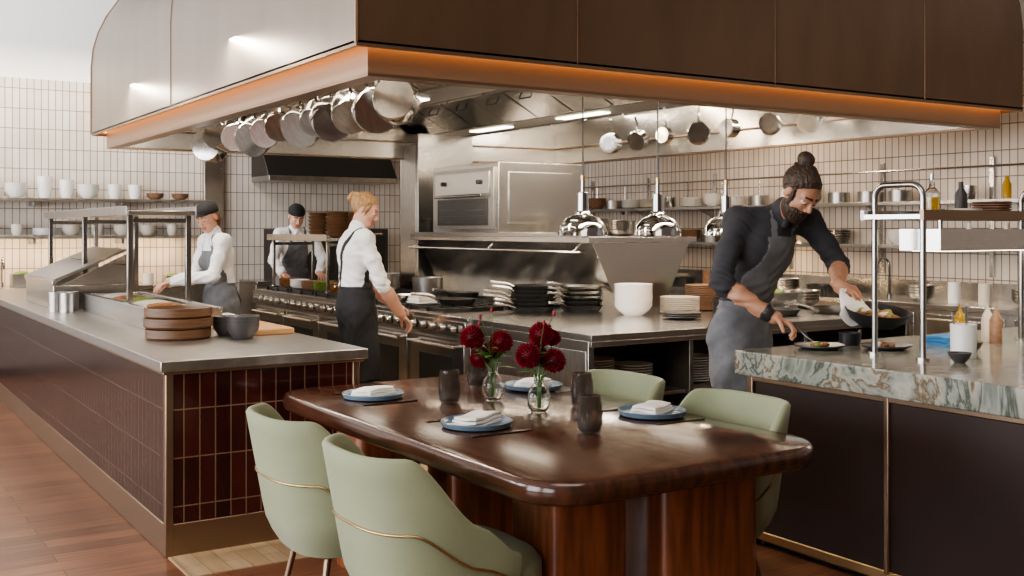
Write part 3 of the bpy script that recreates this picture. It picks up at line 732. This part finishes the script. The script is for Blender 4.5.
vase(2.48,3.67,[cam(-.045,-.03,.235,.056),cam(.01,.02,.315,.056),cam(.06,0,.21,.053),cam(.0,.05,.22,.045),cam(.06,.04,.30,.035)],1)
vase(2.48,4.03,[cam(-.09,-.0,.275,.058),cam(.035,0,.255,.055),cam(-.06,.03,.18,.047),cam(-.01,.05,.21,.045)],2)
# ------------------------------------------------------------ people via signed distance fields
def nz(v): v=np.array(v,float); return v/np.linalg.norm(v)
UP=np.array([0,0,1.])
def rc(a,b,r1,r2,lab,k=.03,flat=None,clip=None): return dict(t='rc',a=np.array(a,float),b=np.array(b,float),r1=r1,r2=r2,lab=lab,k=k,flat=flat,clip=clip)
def el(c,r,axes,lab,k=.02,clip=None): return dict(t='el',c=np.array(c,float),r=np.array(r,float),ax=np.array(axes,float),lab=lab,k=k,clip=clip)
def ev(p,P):
    if p['t']=='rc':
        ba=p['b']-p['a']; L=max(ba@ba,1e-9); t=np.clip(((P-p['a'])@ba)/L,0,1); V=P-(p['a']+t[...,None]*ba)
        if p['flat'] is not None:
            n,s=p['flat']; V=V+((V@n)*(1/s-1))[...,None]*n
        D=np.sqrt((V*V).sum(-1))-(p['r1']+t*(p['r2']-p['r1']))
    else:
        Q=(P-p['c'])@p['ax'].T; k0=np.sqrt(((Q/p['r'])**2).sum(-1)); k1=np.sqrt(((Q/p['r']**2)**2).sum(-1))+1e-9; D=k0*(k0-1)/k1
    if p['clip'] is not None:
        for q,n in p['clip']: D=np.maximum(D,(P-q)@n)
    return D
def bounds(p):
    if p['t']=='rc':
        r=max(p['r1'],p['r2']); return np.minimum(p['a'],p['b'])-r,np.maximum(p['a'],p['b'])+r
    r=max(p['r']); return p['c']-r,p['c']+r
def mesh_field(prims,h,post=None):
    lo=np.min([bounds(p)[0] for p in prims],0)-.04; hi=np.max([bounds(p)[1] for p in prims],0)+.04
    n=np.ceil((hi-lo)/h).astype(int)+1
    F=np.full(n,1.0,np.float32)
    axs=[lo[i]+h*np.arange(n[i]) for i in range(3)]
    for p in prims:
        a,c=bounds(p); m=max(p['k'],.01)+2*h
        i0=np.maximum(((a-m-lo)/h).astype(int),0); i1=np.minimum(((c+m-lo)/h).astype(int)+2,n)
        P=np.stack(np.meshgrid(*[axs[i][i0[i]:i1[i]] for i in range(3)],indexing='ij'),-1)
        D=ev(p,P); sl=tuple(slice(i0[i],i1[i]) for i in range(3)); f=F[sl]; k=p['k']
        hh=np.clip(.5+.5*(f-D)/k,0,1); F[sl]=f*(1-hh)+D*hh-k*hh*(1-hh)
    if post is not None:
        P=np.stack(np.meshgrid(*axs,indexing='ij'),-1).reshape(-1,3); near=np.abs(F.reshape(-1))<.05
        Fr=F.reshape(-1); Fr[near]+=post(P[near]); F=Fr.reshape(n)
    ins=F<0; nc=n-1
    cnt=np.zeros(nc,np.int8); 
    offs=[(i,j,k) for i in(0,1) for j in(0,1) for k in(0,1)]
    for o in offs: cnt+=ins[o[0]:o[0]+nc[0],o[1]:o[1]+nc[1],o[2]:o[2]+nc[2]]
    act=np.argwhere((cnt>0)&(cnt<8)); idx=np.full(nc,-1,np.int32); idx[tuple(act.T)]=np.arange(len(act))
    acc=np.zeros((len(act),3)); w=np.zeros(len(act))
    for o in offs:
        for ax in range(3):
            if o[ax]: continue
            o2=list(o); o2[ax]=1
            f1=F[tuple((act+o).T)]; f2=F[tuple((act+o2).T)]; cr=(f1<0)!=(f2<0)
            t=np.where(cr,f1/np.where(cr,f1-f2,1),0)
            q=np.tile(np.array(o,float),(len(act),1)); q[:,ax]+=t
            acc+=q*cr[:,None]; w+=cr
    V=lo+h*(act+acc/w[:,None]); quads=[]
    for ax in range(3):
        s1=[slice(None)]*3; s2=[slice(None)]*3; s1[ax]=slice(0,-1); s2[ax]=slice(1,None)
        A=ins[tuple(s1)]; C=ins[tuple(s2)]; E=np.argwhere(A!=C); u,v=[(1,2),(2,0),(0,1)][ax]
        E=E[(E[:,u]>0)&(E[:,v]>0)&(E[:,u]<nc[u])&(E[:,v]<nc[v])]
        fl=A[tuple(E.T)]
        def cell(du,dv): e=E.copy(); e[:,u]-=du; e[:,v]-=dv; return idx[tuple(e.T)]
        q=np.stack([cell(1,1),cell(0,1),cell(0,0),cell(1,0)],1); q[~fl]=q[~fl][:,::-1]; quads.append(q)
    return V,np.concatenate(quads)
def label(prims,P,over=None):
    best=np.full(len(P),9.); lab=np.zeros(len(P),int); names=[]
    for p in prims:
        if p['lab'] not in names: names.append(p['lab'])
        D=ev(p,P); m=D<best; best[m]=D[m]; lab[m]=names.index(p['lab'])
    L=np.array(names,dtype=object)[lab]
    if over is not None: L=over(P,L)
    return L
def hand(wr,d,pn,side,curl=(.5,.5,.55,.6),thumb=.5,lab='skin',s=1.0):
    d=nz(d); pn=nz(np.array(pn)-d*np.dot(pn,d)); t=np.cross(d,pn)*side
    pr=[]; wr=np.array(wr,float)
    pr.append(rc(wr-d*.03,wr+d*.02,.026*s,.027*s,lab,.01,(pn,.75)))
    pr.append(rc(wr+d*.03*s+t*.012*s,wr+d*.075*s+t*.018*s,.027*s,.022*s,lab,.012,(pn,.55)))
    pr.append(rc(wr+d*.03*s-t*.012*s,wr+d*.068*s-t*.02*s,.025*s,.021*s,lab,.012,(pn,.55)))
    for k,(off,L) in enumerate(((.030,.072),(.010,.080),(-.011,.074),(-.031,.058))):
        p=wr+d*(.088-.004*abs(k-1)**1.5)*s+t*off*s; a=0; sp=t*(.12*(1.2-k))
        for j,(f,r) in enumerate(((.45,.0095),(.31,.0085),(.24,.0075))):
            a+=curl[k]*(1.0 if j else .9); v=nz(d*math.cos(a)+pn*math.sin(a)+sp*.5)
            q=p+v*L*f*s; pr.append(rc(p,q,r*s,(r-.0008)*s,lab,.004)); p=q
    p=wr+d*.025*s+t*.026*s; v=nz(d*.6+t*.75+pn*.25); q=p+v*.038*s; pr.append(rc(p,q,.0135*s,.011*s,lab,.008))
    v=nz(d*.85+t*.25+pn*thumb); q2=q+v*.03*s; pr.append(rc(q,q2,.011*s,.0095*s,lab,.004))
    v=nz(d*.9-t*.05+pn*thumb*1.3); pr.append(rc(q2,q2+v*.025*s,.0095*s,.008*s,lab,.004))
    return pr
def head(c,f,up,skin,hair,style,s=1.0):
    f=nz(f); up=nz(np.array(up)-f*np.dot(up,f)); r=np.cross(f,up); A=[r,f,up]; c=np.array(c,float)
    W=lambda x,y,z: c+s*(r*x+f*y+up*z)
    E=lambda x,y,z,rx,ry,rz,lab,k=.02,clip=None: el(W(x,y,z),np.array((rx,ry,rz))*s,A,lab,k,clip)
    R=lambda p,q,r1,r2,lab,k=.008,clip=None: rc(W(*p),W(*q),r1*s,r2*s,lab,k,None,clip)
    pr=[E(0,-.018,.035,.073,.092,.083,skin),E(0,.022,-.03,.056,.064,.08,skin,.03),E(0,.042,-.080,.034,.038,.031,skin,.03),
        E(0,.066,.022,.050,.020,.016,skin,.02),
        R((0,.080,.014),(0,.101,-.028),.007,.011,skin,.012),E(.011,.091,-.034,.008,.009,.007,skin,.006),E(-.011,.091,-.034,.008,.009,.007,skin,.006),
        R((-.048,.04,-.040),(-.032,.058,-.026),.017,.017,skin,.02),R((.048,.04,-.040),(.032,.058,-.026),.017,.017,skin,.02)]
    for q in (-1,1):
        pr+= [E(q*.030,.0715,-.002,.0140,.012,.0075,'eyew',.002),E(q*.030,.0800,-.004,.0065,.004,.0062,'eyed',.001),
              R((q*.016,.082,.0065),(q*.044,.072,.0055),.0060,.0052,skin,.004),
              R((q*.017,.080,-.0125),(q*.042,.071,-.0115),.0045,.0045,skin,.004),
              R((q*.013,.086,.024),(q*.046,.074,.025),.0040,.0028,'brow',.003),
              E(q*.074,-.008,-.005,.009,.018,.030,skin,.006)]
    pr+= [R((-.019,.084,-.0585),(.019,.084,-.0585),.0048,.0048,'lips',.003),R((-.013,.085,-.067),(.013,.085,-.067),.0055,.0055,'lips',.003)]
    clipf=[(W(0,.058,.066),nz(f*.66-up*.68)),]
    lowc=[(W(0,-.03,-.06),nz(-up*.9+f*.5))]
    if style not in('cap','capshort'):
        pr.append(E(0,-.022,.037,.079,.095,.087,hair,.004,clipf+lowc))
        for q in (-1,1): pr.append(R((q*.068,.012,.045),(q*.075,-.03,.0),.010,.012,hair,.008))
        for k in range(9):   # combed-back strands
            x=-.064+.016*k; zt=.037+.087*math.sqrt(max(0,1-(x/.079)**2))
            yf=.050-.25*abs(x); pr.append(R((x,yf,zt-.028),(x*.9,-.03,zt+.002),.005,.006,hair,.005)); pr.append(R((x*.9,-.03,zt+.002),(x*.45,-.095,.09),.006,.006,hair,.005))
    if style=='chef':
        pr+= [E(0,-.080,.128,.040,.042,.036,hair,.004),R((-.028,-.066,.108),(.028,-.066,.108),.010,.010,hair,.004),
              R((-.03,-.075,.14),(.03,-.09,.125),.012,.012,hair,.004)]
        pr+= [E(0,.028,-.064,.062,.064,.060,hair,.004,[(W(0,.05,-.040),nz(up*.9+f*.25))]),E(0,.05,-.097,.038,.040,.033,hair,.02),
              R((-.024,.087,-.049),(0,.093,-.046),.0055,.006,hair,.003),R((.024,.087,-.049),(0,.093,-.046),.0055,.006,hair,.003)]
        for q in (-1,1): pr.append(R((q*.068,.018,.02),(q*.062,.024,-.04),.008,.013,hair,.008))
    if style=='bun':
        for k in range(7):
            a=k*.9; pr.append(R((.022*math.cos(a),-.10-.005*k,.055+.022*math.sin(a)),(.022*math.cos(a+1.2),-.125,.055+.022*math.sin(a+1.2)),.019,.016,hair,.003))
        for q in (-1,1): pr+=[R((q*.062,.035,.04),(q*.070,.02,-.045),.007,.003,hair,.004),R((q*.074,-.01,.04),(q*.03,-.10,.05),.012,.012,hair,.004)]
    if style=='cap':
        pr+= [E(0,-.02,.05,.086,.102,.080,'cap',.004,[(W(0,0,.030),nz(-up+f*.12))]),
              rc(W(-.02,.07,.040),W(.02,.07,.040),.018*s,.018*s,'cap',.02,(up,.4)),
              E(0,-.030,.0,.077,.084,.065,hair,.004,[(W(0,-.025,0),f)]),
              R((0,-.10,.0),(0,-.125,-.06),.026,.018,hair,.01),R((0,-.125,-.06),(0,-.11,-.14),.02,.008,hair,.01)]
    if style=='capshort':
        pr+= [E(0,-.02,.05,.086,.102,.080,'cap',.004,[(W(0,0,.026),nz(-up+f*.12))]),E(0,-.030,.0,.076,.082,.055,hair,.004,[(W(0,-.02,0),f)])]
    return pr
def person(name,fwd,J,o):
    f=nz((*fwd,0)); r=np.cross(f,UP); g={k:np.array(v,float) for k,v in J.items()}
    s=o.get('s',1.); fem=o.get('fem',False); sk=o['skin']; sh=o['shirt']; ap=o['apron']; hr=o['hair']
    pel,ch,nb=g['pelvis'],g['chest'],g['neck']; wa=(pel*.5+ch*.5)
    sp=nz(nb-pel); sf=nz(f-sp*np.dot(f,sp))
    w=.95 if fem else 1.0
    T=[rc(ch+sp*.03,wa,.165*s*w,.128*s*w,'torso',.03,(sf,.68)),rc(wa,pel,.128*s*w,.160*s,'torso',.04,(sf,.72)),
       rc(g['rsh'],g['lsh'],.050*s*w,.050*s*w,'torso',.06),
       rc(nb-sp*.02,g['rsh'],.046*s*w,.042*s,'torso',.05),rc(nb-sp*.02,g['lsh'],.046*s*w,.042*s,'torso',.05)]
    if fem:
        for q in (-1,1): T.append(el(ch+sf*.075*s+r*q*.07*s-sp*.02,(.062,.05,.06),[r,sf,sp],'torso',.04))
    else: T.append(rc(ch+sf*.04-r*.07,ch+sf*.04+r*.07,.10*s,.10*s,'torso',.04,(sf,.7)))
    hc=g['head']; hb=hc-nz(o['hup'])*.07*s-nz(o['hf'])*.02
    cn=nz(hb-nb); T.append(rc(nb-sp*.025,nb+cn*.028,.072*s*w,.064*s*w,'collar',.004))
    for q in (-1,1): T.append(rc(nb+sf*.055*s+cn*.012,nb+sf*.075*s+r*q*.045*s-sp*.045*s,.013*s,.016*s,'collar',.003))
    for q in 'rl':
        S,E_,Wr=g[q+'sh'],g[q+'el'],g[q+'wr']; up_=E_-S; m=S+up_*.5
        T.append(rc(S+(nb-S)*.08-sp*.01,m,.055*s*w,.056*s*w,'sleeve',.055)); 
        fa=Wr-E_
        if o['sleeve']=='elbow':
            T.append(rc(m,E_-up_*.02,.056*s*w,.053*s*w,'sleeve',.02)); T.append(rc(E_,E_+fa*.10,.053*s*w,.056*s*w,'sleeve',.012))
            T.append(rc(E_,E_+fa*.35,.042*s*w,.044*s*w,'skin',.006)); T.append(rc(E_+fa*.35,Wr,.044*s*w,.028*s*w,'skin',.01))
            if o.get('band')==q: T.append(rc(E_+fa*.86,E_+fa*.90,.036*s,.035*s,'band',.003))
        else:
            T.append(rc(m,E_,.056*s*w,.051*s*w,'sleeve',.02)); T.append(rc(E_,E_+fa*.5,.051*s*w,.046*s*w,'sleeve',.02)); T.append(rc(E_+fa*.5,E_+fa*.9,.045*s*w,.040*s*w,'sleeve',.01)); T.append(rc(E_+fa*.8,Wr,.031*s*w,.028*s*w,'skin',.006))
    for q,sg in (('r',1),('l',-1)):
        hip=pel+r*sg*.09*s-UP*.04; kn=np.array(g.get(q+'kn',(hip[0]+f[0]*.03,hip[1]+f[1]*.03,.50*s))); an=np.array([kn[0]-f[0]*.03,kn[1]-f[1]*.03,.09])
        T.append(rc(hip,kn,.092*s,.064*s,'pants',.03)); T.append(rc(kn,an,.062*s,.05*s,'pants',.02))
        T.append(rc((an[0]-f[0]*.03,an[1]-f[1]*.03,.045),(an[0]+f[0]*.15,an[1]+f[1]*.15,.036),.045,.036,'shoe',.01))
    kz=o.get('hem',.55)
    a0=pel+sf*.035+UP*.05; a1=np.array([pel[0]+f[0]*.07,pel[1]+f[1]*.07,kz])
    T.append(rc(a0,a1,.158*s,.185*s,'skirt',.03,(f,.62),[(np.array([0,0,kz]),-UP)]))
    H_=head(hc,o['hf'],o['hup'],'skin','hair',o['style'],s*o.get('hs',.98))+[rc(nb-sp*.03,hb,.052*s*w,.05*s*w,'skin',.02)]
    els=[g['rel'],g['lel'],g['rsh']-UP*.07,g['lsh']-UP*.07]
    def region(P):
        z=P[:,2]; ax=pel+(nb-pel)*np.clip((z-pel[2])/(nb[2]-pel[2]),-.6,1)[:,None]
        return z,(P-ax)@f,(P-ax)@r
    bibtop=nb[2]-.12*s
    def isap(P):
        z,fy,rx=region(P); bib=(z>pel[2]+.1)&(z<bibtop)&(fy>.02)&(np.abs(rx)<.105*s+.25*np.clip(ch[2]-z,0,.3)); sk_=(z<=pel[2]+.14)&(z>kz-.01)&(fy>-.05)
        return bib|sk_
    wz=pel[2]+.12
    def post(P):
        z,fy,rx=region(P)
        d=.0022*np.sin(P[:,0]*38+4*np.sin(P[:,2]*17))*np.sin(P[:,1]*31+P[:,2]*22)+.0018*np.sin(P[:,2]*55+5*np.sin(P[:,0]*20+P[:,1]*18))
        for e in els:
            q=P-e; w_=np.exp(-(q*q).sum(1)/.012); d=d+w_*.0085*(np.abs(np.sin(q@np.array([28,22,70.])+2*np.sin(q[:,0]*30)))-.5)
        w_=np.exp(-((z-wz-.05)/.08)**2); d=d+w_*.008*(np.abs(np.sin(z*62+rx*26+fy*14))-.5)
        w_=np.clip((pel[2]+.02-z)/.3,0,1); ang=np.arctan2(rx,fy+.25); d=d+w_*.011*np.sin(ang*16+2.2*np.sin(z*7))
        d=d+.006*np.exp(-((z-wz)/.012)**2)
        return d-.006*isap(P)
    def over(P,L):
        L=L.copy(); body=np.isin(L,['torso','pants','skirt']); a=isap(P)&body
        z,fy,rx=region(P)
        L[(L=='torso')&(z<wz)]='pants'
        L[a]='apron'
        tor=L=='torso'
        st=tor&(fy>0)&(z>=bibtop)&(np.abs(np.abs(rx)-.075*s)<.017)
        if o.get('cross'): st|=tor&(fy<=0)&(z>pel[2]+.12)&(np.abs(np.abs(rx)-.10*s*np.clip((z-pel[2]-.18)/.33,0,1))<.018)
        st|=(tor|(L=='pants'))&(np.abs(z-wz)<.02)
        L[st]='apron'; L[(L=='skirt')]='pants' if o.get('openback',True) else 'apron'
        return L
    mats={'torso':sh,'collar':sh,'sleeve':sh,'skin':sk,'pants':'pants','shoe':'black','apron':ap,'hair':hr,'brow':hr,'lips':'lips','eyew':'eyew','eyed':'eyed','cap':'cap','band':'black'}
    parts=[(T,.0072,post,over),(H_,.0034,None,None)]
    for hp in o['hands']: parts.append((hp,.0032,None,None))
    VV=[];QQ=[];LL=[];n=0
    for pr,h,po,ov in parts:
        V,Q=mesh_field(pr,h,po); C=V[Q].mean(1); L=label(pr,C,ov); VV.append(V); QQ.append(Q+n); LL.append(L); n+=len(V)
    V=np.concatenate(VV); Q=np.concatenate(QQ); L=np.concatenate(LL)
    me=bpy.data.meshes.new(name); me.vertices.add(len(V)); me.vertices.foreach_set('co',V.astype(np.float32).ravel())
    me.loops.add(len(Q)*4); me.loops.foreach_set('vertex_index',Q.astype(np.int32).ravel())
    me.polygons.add(len(Q)); me.polygons.foreach_set('loop_start',np.arange(0,len(Q)*4,4,dtype=np.int32))
    um=sorted(set(mats[x] for x in set(L)));
    for k in um: me.materials.append(MT[k])
    lut={x:um.index(mats[x]) for x in set(L)}
    me.polygons.foreach_set('material_index',np.array([lut[x] for x in L],dtype=np.int32)); me.polygons.foreach_set('use_smooth',np.ones(len(Q),dtype=bool))
    me.update(calc_edges=True); me.validate()
    ob=bpy.data.objects.new(name,me); bpy.context.scene.collection.objects.link(ob); return ob
# chef leaning over the pass
rw=np.array((3.95,3.78,1.065)); lw=np.array((4.30,3.68,1.215))
person('bearded_chef',(.12,-1),dict(pelvis=(4.06,4.14,.99),chest=(4.13,4.04,1.39),neck=(4.18,3.95,1.59),head=(4.175,3.82,1.685),
  rsh=(3.955,4.05,1.545),lsh=(4.40,3.96,1.545),rel=(3.79,3.99,1.235),rwr=rw,lel=(4.53,3.88,1.31),lwr=lw),
  dict(s=1.07,hs=1.04,skin='skin2',shirt='shirtb',apron='aprong',hair='hairdark',style='chef',sleeve='elbow',band='r',hem=.45,hf=(-.02,-.76,-.66),hup=(.1,-.3,1),
   hands=[hand(rw,(.35,-.85,-.35),(-.1,-.35,-1),-1,(.55,.6,.7,.75),.7,s=1.04),hand(lw,(-.2,-.9,-.4),(.3,-.3,-1),1,(.8,.85,.9,.9),.9,s=1.04)]))
b=B('tasting_spoon'); b.tube([(4.0,3.70,1.035),(4.03,3.65,.98),(4.05,3.62,.955)],.004,'steel',6); b.ell((4.055,3.61,.95),(.018,.018,.006),'steel',10); b.finish()
b=B('saute_pan_with_food')
Mp=Matrix.Translation(Vector((4.31,3.46,1.035)))@Matrix.Rotation(math.radians(10),4,'X')@Matrix.Rotation(math.radians(-3),4,'Y')
b.lathe([(0,0),(.09,0),(.13,.03),(.155,.075),(.149,.076),(.125,.033),(.085,.006),(0,.006)],(0,0,0),'iron',32,Mp)
b.ell((0,0,.035),(.122,.122,.024),'food',20,Mp)
for k in range(16): a=k*.9; rr=.03+.06*((k*7)%5)/5; b.ell((rr*math.cos(a),rr*math.sin(a),.058),(.024,.018,.013),('food','cream','foodg','food')[k%4],8,Mp)
b.tube([Mp@Vector((-.0,.145,.068)),(4.31,3.60,1.15),(4.29,3.66,1.195)],[.012,.009,.009],'steel',8); b.finish()
b=B('pan_holding_cloth')
for (dx,dy,dz,L,w0) in ((.06,-.05,-.09,1,.03),(-.05,-.06,-.12,1,.035)):
    G=[]
    for a in np.linspace(0,2*pi,23):
        row=[]
        for t in np.linspace(0,1,10):
            rr=.034+w0*t+.012*math.sin(3*a+4*t); ctr=Vector((4.275,3.605,1.19))+Vector((dx,dy,dz))*t
            row.append((ctr.x+rr*math.cos(a)*.95,ctr.y+rr*math.sin(a)*.6,ctr.z+rr*math.sin(a)*.6-.01*math.cos(3*a)*t))
        G.append(row)
    b.surf(G,'cloth')
b.finish()
rw=np.array((3.47,6.87,.885)); lw=np.array((3.52,7.12,.95))
person('blonde_cook',(1,-.10),dict(pelvis=(3.16,7.0,.96),chest=(3.155,7.0,1.30),neck=(3.19,7.0,1.485),head=(3.245,6.995,1.63),
  rsh=(3.165,6.83,1.435),lsh=(3.22,7.17,1.435),rel=(3.25,6.76,1.14),rwr=rw,lel=(3.30,7.2,1.15),lwr=lw),
  dict(s=1.06,fem=True,skin='skin',shirt='shirtw',apron='apronb',hair='hairblond',style='bun',sleeve='elbow',cross=True,hem=.45,openback=False,hf=(.8,-.62,-.42),hup=(.3,0,1),
   hands=[hand(rw,(.7,.05,-.65),(-.3,.0,-1),1,(.6,.6,.6,.6),.6,s=.95),hand(lw,(.9,-.05,-.3),(0,0,-1),-1,(.4,.4,.45,.5),.5,s=.95)]))
rw=np.array((2.27,8.52,1.08)); lw=np.array((2.24,8.30,1.10))
person('capped_cook',(-1,-.25),dict(pelvis=(2.68,8.42,.94),chest=(2.64,8.4,1.27),neck=(2.60,8.39,1.45),head=(2.54,8.375,1.59),
  rsh=(2.59,8.56,1.405),lsh=(2.62,8.22,1.405),rel=(2.52,8.62,1.14),rwr=rw,lel=(2.52,8.16,1.14),lwr=lw),
  dict(s=1.0,fem=True,skin='skin',shirt='shirtw',apron='aprong',hair='hairred',style='cap',sleeve='long',hem=.5,hf=(-.8,-.60,-.38),hup=(-.2,0,1),
   hands=[hand(rw,(-.9,-.1,-.3),(0,0,-1),1,s=.9),hand(lw,(-.9,.1,-.3),(0,0,-1),-1,s=.9)]))
rw=np.array((4.02,10.66,1.04)); lw=np.array((4.42,10.66,1.04))
person('capped_cook',(0,-1),dict(pelvis=(4.27,11.05,.96),chest=(4.26,10.98,1.31),neck=(4.26,10.91,1.49),head=(4.24,10.85,1.63),
  rsh=(4.08,10.93,1.445),lsh=(4.44,10.93,1.445),rel=(3.99,10.86,1.17),rwr=rw,lel=(4.54,10.86,1.17),lwr=lw),
  dict(s=1.05,skin='skin',shirt='shirtw',apron='aprong',hair='hairdark',style='capshort',sleeve='long',hem=.5,hf=(-.1,-.85,-.40),hup=(0,-.3,1),
   hands=[hand(rw,(.1,-.9,-.3),(0,0,-1),-1,s=.95),hand(lw,(-.1,-.9,-.3),(0,0,-1),1,s=.95)]))
# ------------------------------------------------------------ lights
def area(name,loc,target,sx,sy,power,col):
    l=bpy.data.lights.new(name,'AREA'); l.shape='RECTANGLE'; l.size=sx; l.size_y=sy; l.energy=power; l.color=col
    o=bpy.data.objects.new(name,l); o.location=loc; d=Vector(target)-Vector(loc); o.rotation_euler=d.to_track_quat('-Z','Y').to_euler(); bpy.context.scene.collection.objects.link(o); return o
for y,p in ((-1,190),(2.7,270),(6.4,290),(10.1,280)): area('window_daylight',(-4.9,y,2.1),(0,y,1.7),2.9,3.1,p,(.98,.98,1))
area('ceiling_fill_dining',(1.5,1.5,4.5),(1.8,2.0,0),2.6,2.6,90,(1,.88,.74))  # added fill light over the dining area, no fixture behind it
area('ceiling_fill_back',(1.0,10.0,4.5),(1.5,12.6,2.6),2.0,1.0,130,(.97,.98,1))  # added fill that brightens the upper back wall, not an actual lamp
for x in (2.45,6.2): 
    for y in (5.9,8.2): area('canopy_light',(x,y,2.66),(x+(.5 if x<4 else -.5),y,0),.12,1.8,64,(1,.88,.74))
area('canopy_light',(4.35,4.56,2.66),(4.35,4.9,0),3.0,.1,76,(1,.88,.74))
area('under_shelf_light',(1.7,12.35,1.38),(1.7,12.55,.8),3.6,.05,24,(1,.68,.36))
area('wall_wash_light',(1.7,12.0,3.3),(1.7,12.6,1.5),3.6,.1,42,(1,.85,.68))
area('wall_wash_light',(7.6,7.5,3.2),(8.2,7.5,1.6),.1,8,140,(1,.80,.58))
area('under_shelf_light',(8.0,7.5,1.32),(8.15,7.5,.8),.05,7,26,(1,.70,.40))
w=bpy.data.worlds.new('world'); bpy.context.scene.world=w; w.use_nodes=True
w.node_tree.nodes['Background'].inputs[0].default_value=(.75,.85,1,1); w.node_tree.nodes['Background'].inputs[1].default_value=1.0
try:
    bpy.context.scene.view_settings.look='AgX - Medium High Contrast'
except Exception as e: print(e)
# ------------------------------------------------------------ camera
cd=bpy.data.cameras.new('camera'); co=bpy.data.objects.new('camera',cd); bpy.context.scene.collection.objects.link(co)
co.location=(0,0,1.5); co.rotation_euler=(pi/2,0,math.radians(-32.62)); cd.lens=38.0; cd.sensor_width=36; cd.shift_y=-59/1024; cd.clip_start=.05; cd.clip_end=100
bpy.context.scene.camera=co
